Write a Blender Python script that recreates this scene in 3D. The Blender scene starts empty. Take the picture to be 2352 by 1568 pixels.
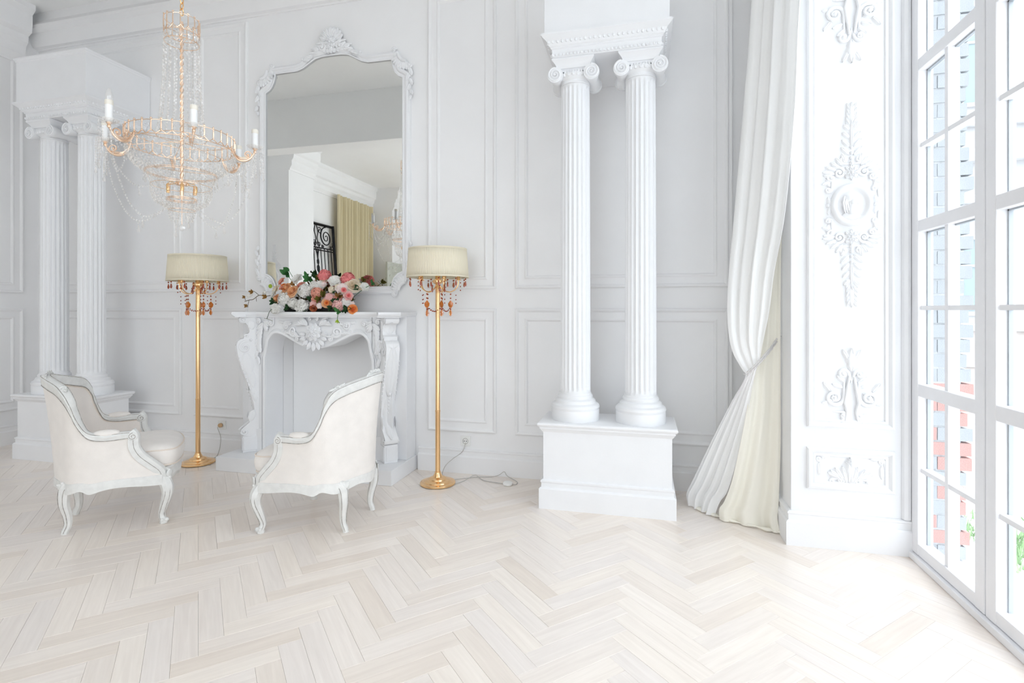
import bpy, bmesh, math, random
from math import sin, cos, pi, radians, sqrt, atan2
from mathutils import Vector as V, Matrix

S = bpy.context.scene
COL = S.collection
random.seed(7)

# ---------------------------------------------------------------- camera
TH = math.atan(304.0 / 1206.0)
cd = bpy.data.cameras.new('camera')
cam = bpy.data.objects.new('camera', cd)
COL.objects.link(cam)
cam.location = (0, 0, 1.3)
cam.rotation_euler = (pi / 2, 0, TH)
cd.sensor_width = 36
cd.lens = 1206.0 / 2352.0 * 36
cd.shift_y = -74.0 / 2352.0
cd.clip_start = 0.05
cd.clip_end = 200
S.camera = cam

# ---------------------------------------------------------------- world (bright overcast sky)
w = bpy.data.worlds.new('world')
S.world = w
w.use_nodes = True
nt = w.node_tree
bg = nt.nodes['Background']
bg.inputs[0].default_value = (0.93, 0.965, 1.0, 1)
bg.inputs[1].default_value = 7.5
# CIE overcast sky: three times brighter overhead than at the horizon
wt = nt.nodes.new('ShaderNodeTexCoord'); wx = nt.nodes.new('ShaderNodeSeparateXYZ'); nt.links.new(wt.outputs['Generated'], wx.inputs[0])
wm = nt.nodes.new('ShaderNodeMapRange'); wm.inputs['To Min'].default_value = 1/3; wm.inputs['To Max'].default_value = 1.0
nt.links.new(wx.outputs['Z'], wm.inputs['Value'])
wc = nt.nodes.new('ShaderNodeMix'); wc.data_type = 'RGBA'
wc.inputs['A'].default_value = (0, 0, 0, 1); wc.inputs['B'].default_value = (0.905, 0.95, 1.0, 1)
nt.links.new(wm.outputs['Result'], wc.inputs['Factor']); nt.links.new(wc.outputs['Result'], bg.inputs[0])

# daylight portals in the window openings (they only guide the sky light)
def portal(y0, y1, z0, z1, x, front=False):
    ld = bpy.data.lights.new('window_portal', 'AREA')
    ld.shape = 'RECTANGLE'
    ld.size = y1 - y0
    ld.size_y = z1 - z0
    ld.cycles.is_portal = True
    o = bpy.data.objects.new('window_portal', ld)
    COL.objects.link(o)
    o.location = (x, (y0 + y1) / 2, (z0 + z1) / 2)
    o.rotation_euler = (pi / 2, 0, pi / 2)
    if front:                                  # for the unseen window added behind the camera to brighten the back wall
        o.location = ((y0 + y1) / 2, x, (z0 + z1) / 2)
        o.rotation_euler = (pi / 2, 0, 0)
portal(0.1, 3.21, 0.05, 3.95, 1.52)
portal(-3.7, -0.6, 0.05, 3.95, 1.52)
portal(-3.0, 0.75, 0.2, 3.95, -4.8, True)

S.view_settings.view_transform = 'Standard'
S.view_settings.look = 'None'
S.view_settings.exposure = 0.0
S.view_settings.gamma = 1.0
S.view_settings.use_curve_mapping = False
cy = S.cycles
cy.max_bounces = 12
cy.diffuse_bounces = 8
cy.glossy_bounces = 7
cy.transmission_bounces = 8
cy.transparent_max_bounces = 40
cy.sample_clamp_indirect = 6
cy.caustics_reflective = False
cy.caustics_refractive = False
cy.use_denoising = True
cy.use_adaptive_sampling = True
cy.adaptive_threshold = 0.015

# ---------------------------------------------------------------- mesh helpers
class MB:
    def __init__(s):
        s.v = []; s.f = []; s.uv = None
    def add(s, vs, fs, M=None):
        n = len(s.v)
        if M is not None:
            vs = [tuple(M @ V(p)) for p in vs]
        s.v += [tuple(p) for p in vs]
        s.f += [tuple(i + n for i in f) for f in fs]
        return s
    def box(s, x0, x1, y0, y1, z0, z1, M=None):
        vs = [(x0,y0,z0),(x1,y0,z0),(x1,y1,z0),(x0,y1,z0),(x0,y0,z1),(x1,y0,z1),(x1,y1,z1),(x0,y1,z1)]
        return s.add(vs, [(0,3,2,1),(4,5,6,7),(0,1,5,4),(1,2,6,5),(2,3,7,6),(3,0,4,7)], M)
    def prism(s, poly, z0, z1, M=None):
        n = len(poly)
        vs = [(p[0],p[1],z0) for p in poly] + [(p[0],p[1],z1) for p in poly]
        fs = [tuple(range(n))[::-1], tuple(range(n, 2*n))]
        for i in range(n):
            j = (i+1) % n
            fs.append((i, j, n+j, n+i))
        return s.add(vs, fs, M)
    def lathe(s, prof, n=24, c=(0,0,0), M=None, caps=True, a0=0.0):
        vs = []; fs = []
        for r, z in prof:
            for k in range(n):
                a = a0 + 2*pi*k/n
                vs.append((c[0]+r*cos(a), c[1]+r*sin(a), c[2]+z))
        for i in range(len(prof)-1):
            for k in range(n):
                l = (k+1) % n
                fs.append((i*n+k, i*n+l, (i+1)*n+l, (i+1)*n+k))
        if caps:
            if prof[0][0] > 1e-5: fs.append(tuple(range(n))[::-1])
            m = (len(prof)-1)*n
            if prof[-1][0] > 1e-5: fs.append(tuple(range(m, m+n)))
        return s.add(vs, fs, M)
    def tube(s, path, r, n=8, closed=False, flat=1.0, M=None, up=None):
        P = [V(p) for p in path]
        m = len(P)
        if m < 2: return s
        T = []
        for i in range(m):
            if closed: t = P[(i+1) % m] - P[i-1]
            elif i == 0: t = P[1]-P[0]
            elif i == m-1: t = P[-1]-P[-2]
            else: t = P[i+1]-P[i-1]
            T.append(t.normalized() if t.length > 1e-9 else V((0,0,1)))
        if up is None:
            up_ = V((0,0,1)) if abs(T[0].z) < 0.9 else V((1,0,0))
        else: up_ = V(up)
        N = (up_ - T[0]*up_.dot(T[0])).normalized()
        vs = []
        for i in range(m):
            if up is not None:
                N2 = up_ - T[i]*up_.dot(T[i])
            else:
                N2 = N - T[i]*N.dot(T[i])
            if N2.length > 1e-6: N = N2.normalized()
            B = T[i].cross(N)
            rr = r[i] if isinstance(r, (list, tuple)) else (r(i/(m-1)) if callable(r) else r)
            for k in range(n):
                a = 2*pi*k/n
                vs.append(P[i] + N*(rr*flat*cos(a)) + B*(rr*sin(a)))
        fs = []
        for i in range(m if closed else m-1):
            i2 = (i+1) % m
            for k in range(n):
                l = (k+1) % n
                fs.append((i*n+k, i2*n+k, i2*n+l, i*n+l)[::-1])
        if not closed:
            fs.append(tuple(range(n)))
            fs.append(tuple(range((m-1)*n, m*n))[::-1])
        return s.add([tuple(p) for p in vs], fs, M)
    def sweep(s, path, prof, up, closed=False, M=None, scale=None):
        """prof: (a, b) with a along side = T x up, b along up"""
        P = [V(p) for p in path]; m = len(P); n = len(prof)
        vs = []
        for i in range(m):
            if closed:
                t1 = (P[i]-P[i-1]).normalized(); t2 = (P[(i+1) % m]-P[i]).normalized()
            else:
                t1 = (P[i]-P[i-1]).normalized() if i > 0 else (P[1]-P[0]).normalized()
                t2 = (P[i+1]-P[i]).normalized() if i < m-1 else t1
            t = t1+t2
            t = t.normalized() if t.length > 1e-6 else t1
            u = V(up[i]) if isinstance(up, list) else V(up)
            side = t.cross(u).normalized()
            ub = side.cross(t).normalized()
            k = max(0.4, t.dot(t1))
            sc = scale[i] if scale else 1.0
            for a, b in prof:
                vs.append(P[i] + side*(a*sc/k) + ub*(b*sc))
        fs = []
        for i in range(m if closed else m-1):
            i2 = (i+1) % m
            for k in range(n):
                l = (k+1) % n
                fs.append((i*n+k, i*n+l, i2*n+l, i2*n+k))
        if not closed:
            fs.append(tuple(range(n))[::-1]); fs.append(tuple(range((m-1)*n, m*n)))
        return s.add([tuple(p) for p in vs], fs, M)
    def grid(s, fn, nu, nv, closed_u=False, M=None):
        vs = []
        for i in range(nu + (0 if closed_u else 1)):
            for j in range(nv+1):
                vs.append(tuple(fn(i/nu, j/nv)))
        fs = []
        k = nv+1
        cnt = nu + (0 if closed_u else 1)
        for i in range(nu):
            i2 = (i+1) % cnt
            for j in range(nv):
                fs.append((i*k+j, i2*k+j, i2*k+j+1, i*k+j+1))
        return s.add(vs, fs, M)
    def ball(s, c, r, n=8, m=5, M=None):
        rx, ry, rz = (r, r, r) if not isinstance(r, (tuple, list)) else r
        prof = [(sin(pi*i/m), -cos(pi*i/m)) for i in range(m+1)]
        vs = []; fs = []
        vs.append((c[0], c[1], c[2]-rz))
        for i in range(1, m):
            for k in range(n):
                a = 2*pi*k/n
                vs.append((c[0]+rx*prof[i][0]*cos(a), c[1]+ry*prof[i][0]*sin(a), c[2]+rz*prof[i][1]))
        vs.append((c[0], c[1], c[2]+rz))
        for k in range(n):
            fs.append((0, 1+(k+1) % n, 1+k))
            for i in range(m-2):
                a = 1+i*n
                fs.append((a+k, a+(k+1) % n, a+n+(k+1) % n, a+n+k))
            a = 1+(m-2)*n
            fs.append((a+k, a+(k+1) % n, len(vs)-1))
        return s.add(vs, fs, M)
    def octa(s, c, r, h):
        x, y, z = c
        return s.add([(x+r,y,z),(x,y+r,z),(x-r,y,z),(x,y-r,z),(x,y,z+h),(x,y,z-h)],
                     [(0,1,4),(1,2,4),(2,3,4),(3,0,4),(1,0,5),(2,1,5),(3,2,5),(0,3,5)])
    def build(s, name, m, parent=None, smooth=True, angle=38, world=True, bevel=0.0, solid=0.0, sub=0):
        me = bpy.data.meshes.new(name)
        vs = s.v
        if parent is not None and world:
            ox, oy, oz = origin(parent)
            vs = [(a-ox, b-oy, c-oz) for a, b, c in vs]
        me.from_pydata(vs, [], s.f)
        me.update()
        me.materials.append(m)
        if smooth:
            me.polygons.foreach_set('use_smooth', [True]*len(me.polygons))
            me.set_sharp_from_angle(angle=radians(angle))
        o = bpy.data.objects.new(name, me)
        COL.objects.link(o)
        if parent is not None: o.parent = parent
        if bevel:
            b = o.modifiers.new('bevel', 'BEVEL'); b.width = bevel; b.segments = 2; b.limit_method = 'ANGLE'; b.angle_limit = radians(40)
        if solid:
            b = o.modifiers.new('solid', 'SOLIDIFY'); b.thickness = solid; b.offset = 0
        if sub:
            b = o.modifiers.new('sub', 'SUBSURF'); b.levels = sub; b.render_levels = sub
        return o

def origin(o):
    x = y = z = 0.0
    while o is not None:
        x += o.location[0]; y += o.location[1]; z += o.location[2]
        o = o.parent
    return x, y, z

def thing(name, label, cat, loc=(0,0,0), rotz=0.0, group=None):
    o = bpy.data.objects.new(name, None)
    COL.objects.link(o)
    o.location = loc; o.rotation_euler = (0, 0, rotz)
    o.empty_display_size = 0.1
    return tag(o, label, cat, group)
def tag(o, label, cat, group=None, kind=None):
    o['label'] = label; o['category'] = cat
    if group: o['group'] = group
    if kind: o['kind'] = kind
    return o
def struct(o, label=None):
    o['kind'] = 'structure'
    if label: o['label'] = label
    return o
def dup(root, loc, rotz=None, label=None):
    r = root.copy(); COL.objects.link(r); r.location = loc
    if rotz is not None: r.rotation_euler = (0, 0, rotz)
    if label: r['label'] = label
    for ch in list(root.children):
        c = ch.copy(); COL.objects.link(c); c.parent = r
        for g in list(ch.children):
            d = g.copy(); COL.objects.link(d); d.parent = c
    return r

def smoothstep(a, b, x):
    t = min(1, max(0, (x-a)/(b-a)))
    return t*t*(3-2*t)
def interp(tab, x):
    if x <= tab[0][0]: return tab[0][1]
    for (a, va), (b, vb) in zip(tab, tab[1:]):
        if x <= b:
            t = (x-a)/(b-a)
            if isinstance(va, (tuple, list)):
                return tuple(p+(q-p)*t for p, q in zip(va, vb))
            return va+(vb-va)*t
    return tab[-1][1]
def catmull(pts, n=6, closed=False):
    P = [V(p) for p in pts]; m = len(P); out = []
    rng = range(m if closed else m-1)
    for i in rng:
        if closed:
            p0, p1, p2, p3 = P[i-1], P[i], P[(i+1) % m], P[(i+2) % m]
        else:
            p1, p2 = P[i], P[i+1]
            p0 = P[i-1] if i > 0 else p1*2-p2
            p3 = P[i+2] if i+2 < m else p2*2-p1
        for k in range(n):
            t = k/n
            out.append(0.5*((2*p1)+(p2-p0)*t+(2*p0-5*p1+4*p2-p3)*t*t+(3*p1-p0-3*p2+p3)*t**3))
    if not closed: out.append(P[-1])
    return out

# ---------------------------------------------------------------- materials
def mat(name, col, rough=0.5, metal=0.0, var=0.0, vscale=8.0, bump=0.0, bscale=60.0, spec=0.5, coat=0.0, sheen=0.0, trans=0.0, ior=1.45, sss=0.0):
    m = bpy.data.materials.new(name); m.use_nodes = True
    t = m.node_tree; p = t.nodes['Principled BSDF']
    p.inputs['Base Color'].default_value = (*col, 1)
    p.inputs['Roughness'].default_value = rough
    p.inputs['Metallic'].default_value = metal
    p.inputs['Specular IOR Level'].default_value = spec
    p.inputs['Coat Weight'].default_value = coat
    p.inputs['Sheen Weight'].default_value = sheen
    p.inputs['Transmission Weight'].default_value = trans
    p.inputs['IOR'].default_value = ior
    if sss: p.inputs['Subsurface Weight'].default_value = sss
    tc = t.nodes.new('ShaderNodeTexCoord')
    if var:
        n = t.nodes.new('ShaderNodeTexNoise'); n.inputs['Scale'].default_value = vscale; n.inputs['Detail'].default_value = 4
        t.links.new(tc.outputs['Object'], n.inputs['Vector'])
        r = t.nodes.new('ShaderNodeValToRGB')
        r.color_ramp.elements[0].position = 0.35; r.color_ramp.elements[1].position = 0.65
        r.color_ramp.elements[0].color = (*[max(0, c*(1-var)) for c in col], 1)
        r.color_ramp.elements[1].color = (*[min(1, c*(1+var*0.6)) for c in col], 1)
        t.links.new(n.outputs['Fac'], r.inputs['Fac']); t.links.new(r.outputs['Color'], p.inputs['Base Color'])
    if bump:
        n = t.nodes.new('ShaderNodeTexNoise'); n.inputs['Scale'].default_value = bscale; n.inputs['Detail'].default_value = 3
        t.links.new(tc.outputs['Object'], n.inputs['Vector'])
        b = t.nodes.new('ShaderNodeBump'); b.inputs['Strength'].default_value = bump; b.inputs['Distance'].default_value = 0.01
        t.links.new(n.outputs['Fac'], b.inputs['Height']); t.links.new(b.outputs['Normal'], p.inputs['Normal'])
    return m

M_wall = mat("wall_paint", (0.875, 0.872, 0.875), 0.55, var=0.012, vscale=3, bump=0.02, bscale=180)
M_ceil = mat('ceiling_paint', (0.92, 0.92, 0.915), 0.7, var=0.01, vscale=2)
M_plaster = mat("white_plaster", (0.845, 0.85, 0.865), 0.5, var=0.012, vscale=6, bump=0.03, bscale=90)
M_orn = mat("carved_plaster", (0.85, 0.853, 0.865), 0.5, bump=0.05, bscale=70)
M_frame = mat('white_lacquer', (0.84, 0.84, 0.86), 0.32, var=0.015, vscale=12)
M_gold = mat('polished_brass', (0.92, 0.60, 0.31), 0.18, 1.0, var=0.02, vscale=9)
M_rose = mat('rose_gold_metal', (0.88, 0.66, 0.50), 0.26, 1.0, var=0.03, vscale=20)
M_black = mat('black_iron', (0.012, 0.012, 0.014), 0.45, 0.6, var=0.2, vscale=20, bump=0.1)
M_planter = mat('black_planter', (0.012, 0.012, 0.012), 0.4, var=0.2, vscale=20)
M_fab = mat('cream_linen', (0.84, 0.785, 0.74), 0.9, var=0.02, vscale=14, bump=0.25, bscale=420, sheen=0.3)
M_fabseat = mat('cream_cushion_linen', (0.85, 0.805, 0.765), 0.9, var=0.03, vscale=14, bump=0.25, bscale=420, sheen=0.3)
M_wood = mat('painted_chair_wood', (0.77, 0.768, 0.75), 0.45, var=0.05, vscale=30, bump=0.06, bscale=60)
M_glaze = mat('grey_glaze', (0.42, 0.39, 0.36), 0.6, var=0.35, vscale=60)
M_piping = mat('linen_piping', (0.80, 0.71, 0.63), 0.8)
M_candle = mat('candle_sleeve', (0.88, 0.88, 0.88), 0.4, var=0.02)
M_candletip = mat('candle_sleeve_end', (0.82, 0.78, 0.70), 0.5)
M_socket = mat('socket_plastic', (0.85, 0.85, 0.83), 0.35, var=0.02)
M_dark = mat('dark_gap', (0.03, 0.03, 0.03), 0.6)
M_cord = mat('clear_cord', (0.52, 0.50, 0.47), 0.4, var=0.05)
M_amber = mat('amber_glass', (0.80, 0.23, 0.03), 0.06, trans=0.55, ior=1.5)
M_amberd = mat('dark_amber_glass', (0.42, 0.06, 0.015), 0.08, trans=0.35, ior=1.5)
M_stem = mat('twig_brown', (0.10, 0.065, 0.03), 0.7, var=0.2)
M_rope = mat('tieback_rope', (0.72, 0.70, 0.69), 0.7, bump=0.4, bscale=200)

def fabric_trans(name, col, tr, tcol=None, bscale=500):
    m = bpy.data.materials.new(name); m.use_nodes = True
    t = m.node_tree; t.nodes.clear()
    out = t.nodes.new('ShaderNodeOutputMaterial')
    d = t.nodes.new('ShaderNodeBsdfDiffuse'); d.inputs[0].default_value = (*col, 1)
    q = t.nodes.new('ShaderNodeBsdfTranslucent'); q.inputs[0].default_value = (*(tcol or col), 1)
    mx = t.nodes.new('ShaderNodeMixShader'); mx.inputs[0].default_value = tr
    n = t.nodes.new('ShaderNodeTexNoise'); n.inputs['Scale'].default_value = bscale
    b = t.nodes.new('ShaderNodeBump'); b.inputs['Strength'].default_value = 0.03; b.inputs['Distance'].default_value = 0.002
    tc = t.nodes.new('ShaderNodeTexCoord')
    t.links.new(tc.outputs['Object'], n.inputs['Vector']); t.links.new(n.outputs['Fac'], b.inputs['Height'])
    t.links.new(b.outputs['Normal'], d.inputs['Normal'])
    t.links.new(d.outputs[0], mx.inputs[1]); t.links.new(q.outputs[0], mx.inputs[2]); t.links.new(mx.outputs[0], out.inputs[0])
    return m
M_sheer = fabric_trans('sheer_voile', (0.945, 0.945, 0.945), 0.18, (0.96, 0.96, 0.94))
M_cream = fabric_trans('cream_satin', (0.955, 0.93, 0.85), 0.16, (0.97, 0.92, 0.72))
M_beige = fabric_trans('beige_drape', (0.70, 0.62, 0.42), 0.12)
M_shade = fabric_trans('pleated_shade', (0.95, 0.905, 0.79), 0.4, (0.98, 0.93, 0.76))

def pane_glass():
    m = bpy.data.materials.new('window_glass'); m.use_nodes = True
    t = m.node_tree; t.nodes.clear()
    out = t.nodes.new('ShaderNodeOutputMaterial')
    tr = t.nodes.new('ShaderNodeBsdfTransparent'); tr.inputs[0].default_value = (0.97, 0.985, 0.99, 1)
    g = t.nodes.new('ShaderNodeBsdfGlossy'); g.inputs['Roughness'].default_value = 0.01
    f = t.nodes.new('ShaderNodeFresnel'); f.inputs[0].default_value = 1.3
    mx = t.nodes.new('ShaderNodeMixShader')
    ge = t.nodes.new('ShaderNodeNewGeometry')           # only the outer face of each pane reflects
    iv = t.nodes.new('ShaderNodeMath'); iv.operation = 'SUBTRACT'; iv.inputs[0].default_value = 1.0; t.links.new(ge.outputs['Backfacing'], iv.inputs[1])
    mu = t.nodes.new('ShaderNodeMath'); mu.operation = 'MULTIPLY'; t.links.new(f.outputs[0], mu.inputs[0]); t.links.new(iv.outputs[0], mu.inputs[1])
    t.links.new(mu.outputs[0], mx.inputs[0]); t.links.new(tr.outputs[0], mx.inputs[1]); t.links.new(g.outputs[0], mx.inputs[2])
    t.links.new(mx.outputs[0], out.inputs[0])
    return m
M_pane = pane_glass()
def crystal():
    m = bpy.data.materials.new('cut_crystal'); m.use_nodes = True
    t = m.node_tree; t.nodes.clear(); L = t.links
    out = t.nodes.new('ShaderNodeOutputMaterial')
    gs = t.nodes.new('ShaderNodeBsdfGlossy'); gs.inputs['Roughness'].default_value = 0.05; gs.inputs[0].default_value = (1, 0.99, 0.975, 1)
    df = t.nodes.new('ShaderNodeBsdfDiffuse'); df.inputs[0].default_value = (0.97, 0.96, 0.945, 1)
    tr = t.nodes.new('ShaderNodeBsdfTransparent'); tr.inputs[0].default_value = (0.995, 0.992, 0.988, 1)
    t2 = t.nodes.new('ShaderNodeBsdfTransparent'); t2.inputs[0].default_value = (0.93, 0.92, 0.91, 1)
    lw = t.nodes.new('ShaderNodeLayerWeight'); lw.inputs['Blend'].default_value = 0.58
    a = t.nodes.new('ShaderNodeMixShader'); L.new(lw.outputs['Fresnel'], a.inputs[0]); L.new(t2.outputs[0], a.inputs[1]); L.new(gs.outputs[0], a.inputs[2])
    c = t.nodes.new('ShaderNodeMixShader'); c.inputs[0].default_value = 0.17; L.new(a.outputs[0], c.inputs[1]); L.new(df.outputs[0], c.inputs[2])
    ge = t.nodes.new('ShaderNodeNewGeometry')            # the inner side of each facet lets light straight out
    e = t.nodes.new('ShaderNodeMixShader'); L.new(ge.outputs['Backfacing'], e.inputs[0]); L.new(c.outputs[0], e.inputs[1]); L.new(tr.outputs[0], e.inputs[2])
    L.new(e.outputs[0], out.inputs[0])
    return m
M_crys = crystal()
def mirror_mat():
    m = bpy.data.materials.new('mirror_silvering'); m.use_nodes = True
    t = m.node_tree; p = t.nodes['Principled BSDF']
    p.inputs['Base Color'].default_value = (0.93, 0.94, 0.92, 1); p.inputs['Metallic'].default_value = 1; p.inputs['Roughness'].default_value = 0.0
    return m
M_mirror = mirror_mat()

def floor_mat():
    m = bpy.data.materials.new('whitewashed_oak'); m.use_nodes = True
    t = m.node_tree; p = t.nodes['Principled BSDF']; N = t.nodes; L = t.links
    uv = N.new('ShaderNodeUVMap')
    oi = N.new('ShaderNodeObjectInfo'); ge = N.new('ShaderNodeNewGeometry')
    ad = N.new('ShaderNodeMath'); ad.operation = 'ADD'; L.new(oi.outputs['Random'], ad.inputs[0]); L.new(ge.outputs['Random Per Island'], ad.inputs[1])
    fr = N.new('ShaderNodeMath'); fr.operation = 'FRACT'; L.new(ad.outputs[0], fr.inputs[0])
    cx = N.new('ShaderNodeCombineXYZ'); L.new(fr.outputs[0], cx.inputs[0]); L.new(fr.outputs[0], cx.inputs[2])
    sc = N.new('ShaderNodeVectorMath'); sc.operation = 'SCALE'; sc.inputs['Scale'].default_value = 37.0; L.new(cx.outputs[0], sc.inputs[0])
    av = N.new('ShaderNodeVectorMath'); av.operation = 'ADD'; L.new(uv.outputs[0], av.inputs[0]); L.new(sc.outputs[0], av.inputs[1])
    mp = N.new('ShaderNodeMapping'); mp.inputs['Scale'].default_value = (2.2, 34, 1); L.new(av.outputs[0], mp.inputs['Vector'])
    n1 = N.new('ShaderNodeTexNoise'); n1.inputs['Scale'].default_value = 1.6; n1.inputs['Detail'].default_value = 6; n1.inputs['Distortion'].default_value = 0.6
    L.new(mp.outputs[0], n1.inputs['Vector'])
    r1 = N.new('ShaderNodeValToRGB')
    e = r1.color_ramp.elements
    e[0].position = 0.0; e[0].color = (0.80, 0.715, 0.635, 1)
    e[1].position = 1.0; e[1].color = (0.885, 0.815, 0.75, 1)
    k = e.new(0.35); k.color = (0.855, 0.785, 0.725, 1)
    k = e.new(0.6); k.color = (0.835, 0.772, 0.725, 1)
    k = e.new(0.8); k.color = (0.87, 0.795, 0.72, 1)
    L.new(fr.outputs[0], r1.inputs['Fac'])
    r2 = N.new('ShaderNodeValToRGB'); r2.color_ramp.elements[0].position = 0.3; r2.color_ramp.elements[1].position = 0.7
    r2.color_ramp.elements[0].color = (0.94, 0.93, 0.925, 1); r2.color_ramp.elements[1].color = (1.03, 1.03, 1.03, 1)
    L.new(n1.outputs['Fac'], r2.inputs['Fac'])
    mu = N.new('ShaderNodeMix'); mu.data_type = 'RGBA'; mu.blend_type = 'MULTIPLY'; mu.inputs['Factor'].default_value = 1.0
    L.new(r1.outputs[0], mu.inputs['A']); L.new(r2.outputs[0], mu.inputs['B']); L.new(mu.outputs['Result'], p.inputs['Base Color'])
    p.inputs['Roughness'].default_value = 0.3
    p.inputs['Specular IOR Level'].default_value = 0.5
    p.inputs['Coat Weight'].default_value = 0.35; p.inputs['Coat Roughness'].default_value = 0.16
    b = N.new('ShaderNodeBump'); b.inputs['Strength'].default_value = 0.06; b.inputs['Distance'].default_value = 0.004
    L.new(n1.outputs['Fac'], b.inputs['Height']); L.new(b.outputs[0], p.inputs['Normal'])
    return m
M_floor = floor_mat()

# ---------------------------------------------------------------- relief ornament helpers: F = (origin, u, v, n)
def FR(o, u, v):
    u = V(u).normalized(); v = V(v).normalized()
    return (V(o), u, v, u.cross(v))
def fp(F, x, y, h=0.0):
    return F[0]+F[1]*x+F[2]*y+F[3]*h
def scroll(mb, F, cx, cy, r, turns=1.6, a0=0.0, d=1, wd=0.012, tail=0.0, n=7, seg=26, hb=0.6):
    pts = []; rad = []
    if tail:
        ax = a0 - d*pi/2
        tx, ty = cos(a0)*r, sin(a0)*r
        for k in range(5):
            q = (1-k/5)*tail
            pts.append(fp(F, cx+tx+cos(ax)*q, cy+ty+sin(ax)*q, wd*0.3)); rad.append(wd*(0.35+0.65*k/5))
    for k in range(seg+1):
        t = k/seg
        a = a0 + d*turns*2*pi*t
        rr = r*(1-0.86*t**0.8)
        pts.append(fp(F, cx+rr*cos(a), cy+rr*sin(a), wd*(0.3+0.5*t))); rad.append(wd*(1-0.45*t))
    mb.tube(pts, rad, n, up=F[3], flat=hb)
    c = fp(F, cx, cy, wd*0.6)
    mb.ball(c, wd*0.95, 7, 5)
def leafr(mb, F, x, y, ang, ln, wdt, h=0.012, lobes=3, bend=0.0, nv=9):
    def fn(u, vv):
        t = vv; sx = (u-0.5)*2
        wv = wdt*(sin(pi*min(1, t*0.93+0.05))**0.7)*(1+0.28*abs(sin(lobes*pi*t)))*0.5
        a = ang+bend*t
        L0 = ln*t
        px = x+cos(ang+bend*t*0.5)*L0 - sin(a)*sx*wv
        py = y+sin(ang+bend*t*0.5)*L0 + cos(a)*sx*wv
        hh = h*(1-abs(sx)**1.7)*(0.55+0.45*sin(pi*t)) - h*0.35*math.exp(-(sx/0.16)**2) + h*0.55*max(0, t-0.75)*2
        if abs(sx) > 0.99: hh = -0.001
        return fp(F, px, py, hh)
    mb.grid(fn, 6, nv)
def rosette(mb, F, x, y, r, petals=8, h=0.014):
    for k in range(petals):
        leafr(mb, F, x, y, 2*pi*k/petals, r, r*0.8, h, 1, nv=5)
    for k in range(petals):
        leafr(mb, F, x, y, 2*pi*(k+.5)/petals, r*0.66, r*0.5, h*1.6, 1, nv=4)
    mb.ball(fp(F, x, y, h*1.1), r*0.2, 8, 5)
def bead(mb, F, x, y, r):
    mb.ball(fp(F, x, y, r*0.3), r, 7, 5)
def frame_rect(mb, F, u0, u1, v0, v1, prof):
    n = len(prof); vs = []
    for dd, h in prof:
        for (a, b) in ((u0+dd, v0+dd), (u1-dd, v0+dd), (u1-dd, v1-dd), (u0+dd, v1-dd)):
            vs.append(tuple(fp(F, a, b, h)))
    fs = []
    for i in range(n-1):
        for k in range(4):
            l = (k+1) % 4
            fs.append((i*4+k, i*4+l, (i+1)*4+l, (i+1)*4+k))
    mb.add(vs, fs)
def profile_run(mb, a, b, out, prof):
    """straight moulding from a to b (xy), prof list of (offset outwards, z)"""
    a = V((a[0], a[1], 0)); b = V((b[0], b[1], 0)); o = V((out[0], out[1], 0))
    vs = []
    for p in (a, b):
        for d, z in prof: vs.append(tuple(p+o*d+V((0, 0, z))))
    n = len(prof)
    fs = [(i, (i+1) % n, n+(i+1) % n, n+i) for i in range(n)]
    fs += [tuple(range(n))[::-1], tuple(range(n, 2*n))]
    mb.add(vs, fs)
def fix_normals(o):
    bm = bmesh.new(); bm.from_mesh(o.data); bmesh.ops.recalc_face_normals(bm, faces=bm.faces[:]); bm.to_mesh(o.data); bm.free()
# ================================================================ THE SETTING
XM = -2.575          # middle of the back wall (mirror, fireplace, chandelier)
YB = 3.97            # back wall
F_back = FR((0, YB, 0), (1, 0, 0), (0, 0, 1))          # n points to -Y (into the room)
HC = 4.25

b = MB()
b.box(-6.8, -3.10, YB, 4.3, 0, HC); b.box(-2.05, 0.60, YB, 4.3, 0, HC)
b.box(-3.10, -2.05, YB, 4.3, 1.14, HC); b.box(0.60, 1.44, 4.03, 4.3, 0, HC)
struct(b.build('wall_back', M_wall, smooth=False))
b = MB()
b.box(-6.8, -5.93, 3.21, YB, 0, HC); b.box(-6.8, -6.5, -4.6, 3.21, 0, HC)
b.box(-6.5, -5.93, -0.6, 0.1, 0, HC); b.box(-6.5, -5.93, -4.6, -3.72, 0, HC)
struct(b.build('wall_left', M_wall, smooth=False))
b = MB(); b.box(-6.8, -3.0, -4.9, -4.6, 0, HC); b.box(0.75, 1.65, -4.9, -4.6, 0, HC); b.box(-3.0, 0.75, -4.9, -4.6, 0, 0.2); b.box(-3.0, 0.75, -4.9, -4.6, 3.95, HC)
struct(b.build('wall_front', M_wall, smooth=False))
b = MB()
b.box(0.79, 1.45, 3.21, 4.03, 0, HC); b.box(0.79, 1.64, -0.6, 0.1, 0, HC); b.box(0.79, 1.64, -4.6, -3.7, 0, HC)
b.box(1.36, 1.64, 0.1, 3.21, 3.98, HC); b.box(1.36, 1.64, -3.7, -0.6, 3.98, HC)
struct(b.build('wall_right', M_plaster, smooth=False, bevel=0.003))
b = MB(); b.box(-6.8, 1.65, -4.9, 4.3, HC, HC+0.2)
struct(b.build('ceiling', M_ceil, smooth=False))
b = MB(); b.box(-5.93, 0.79, 1.28, 1.55, 3.56, HC)
struct(b.build('trim_1', M_ceil, smooth=False))

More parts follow.
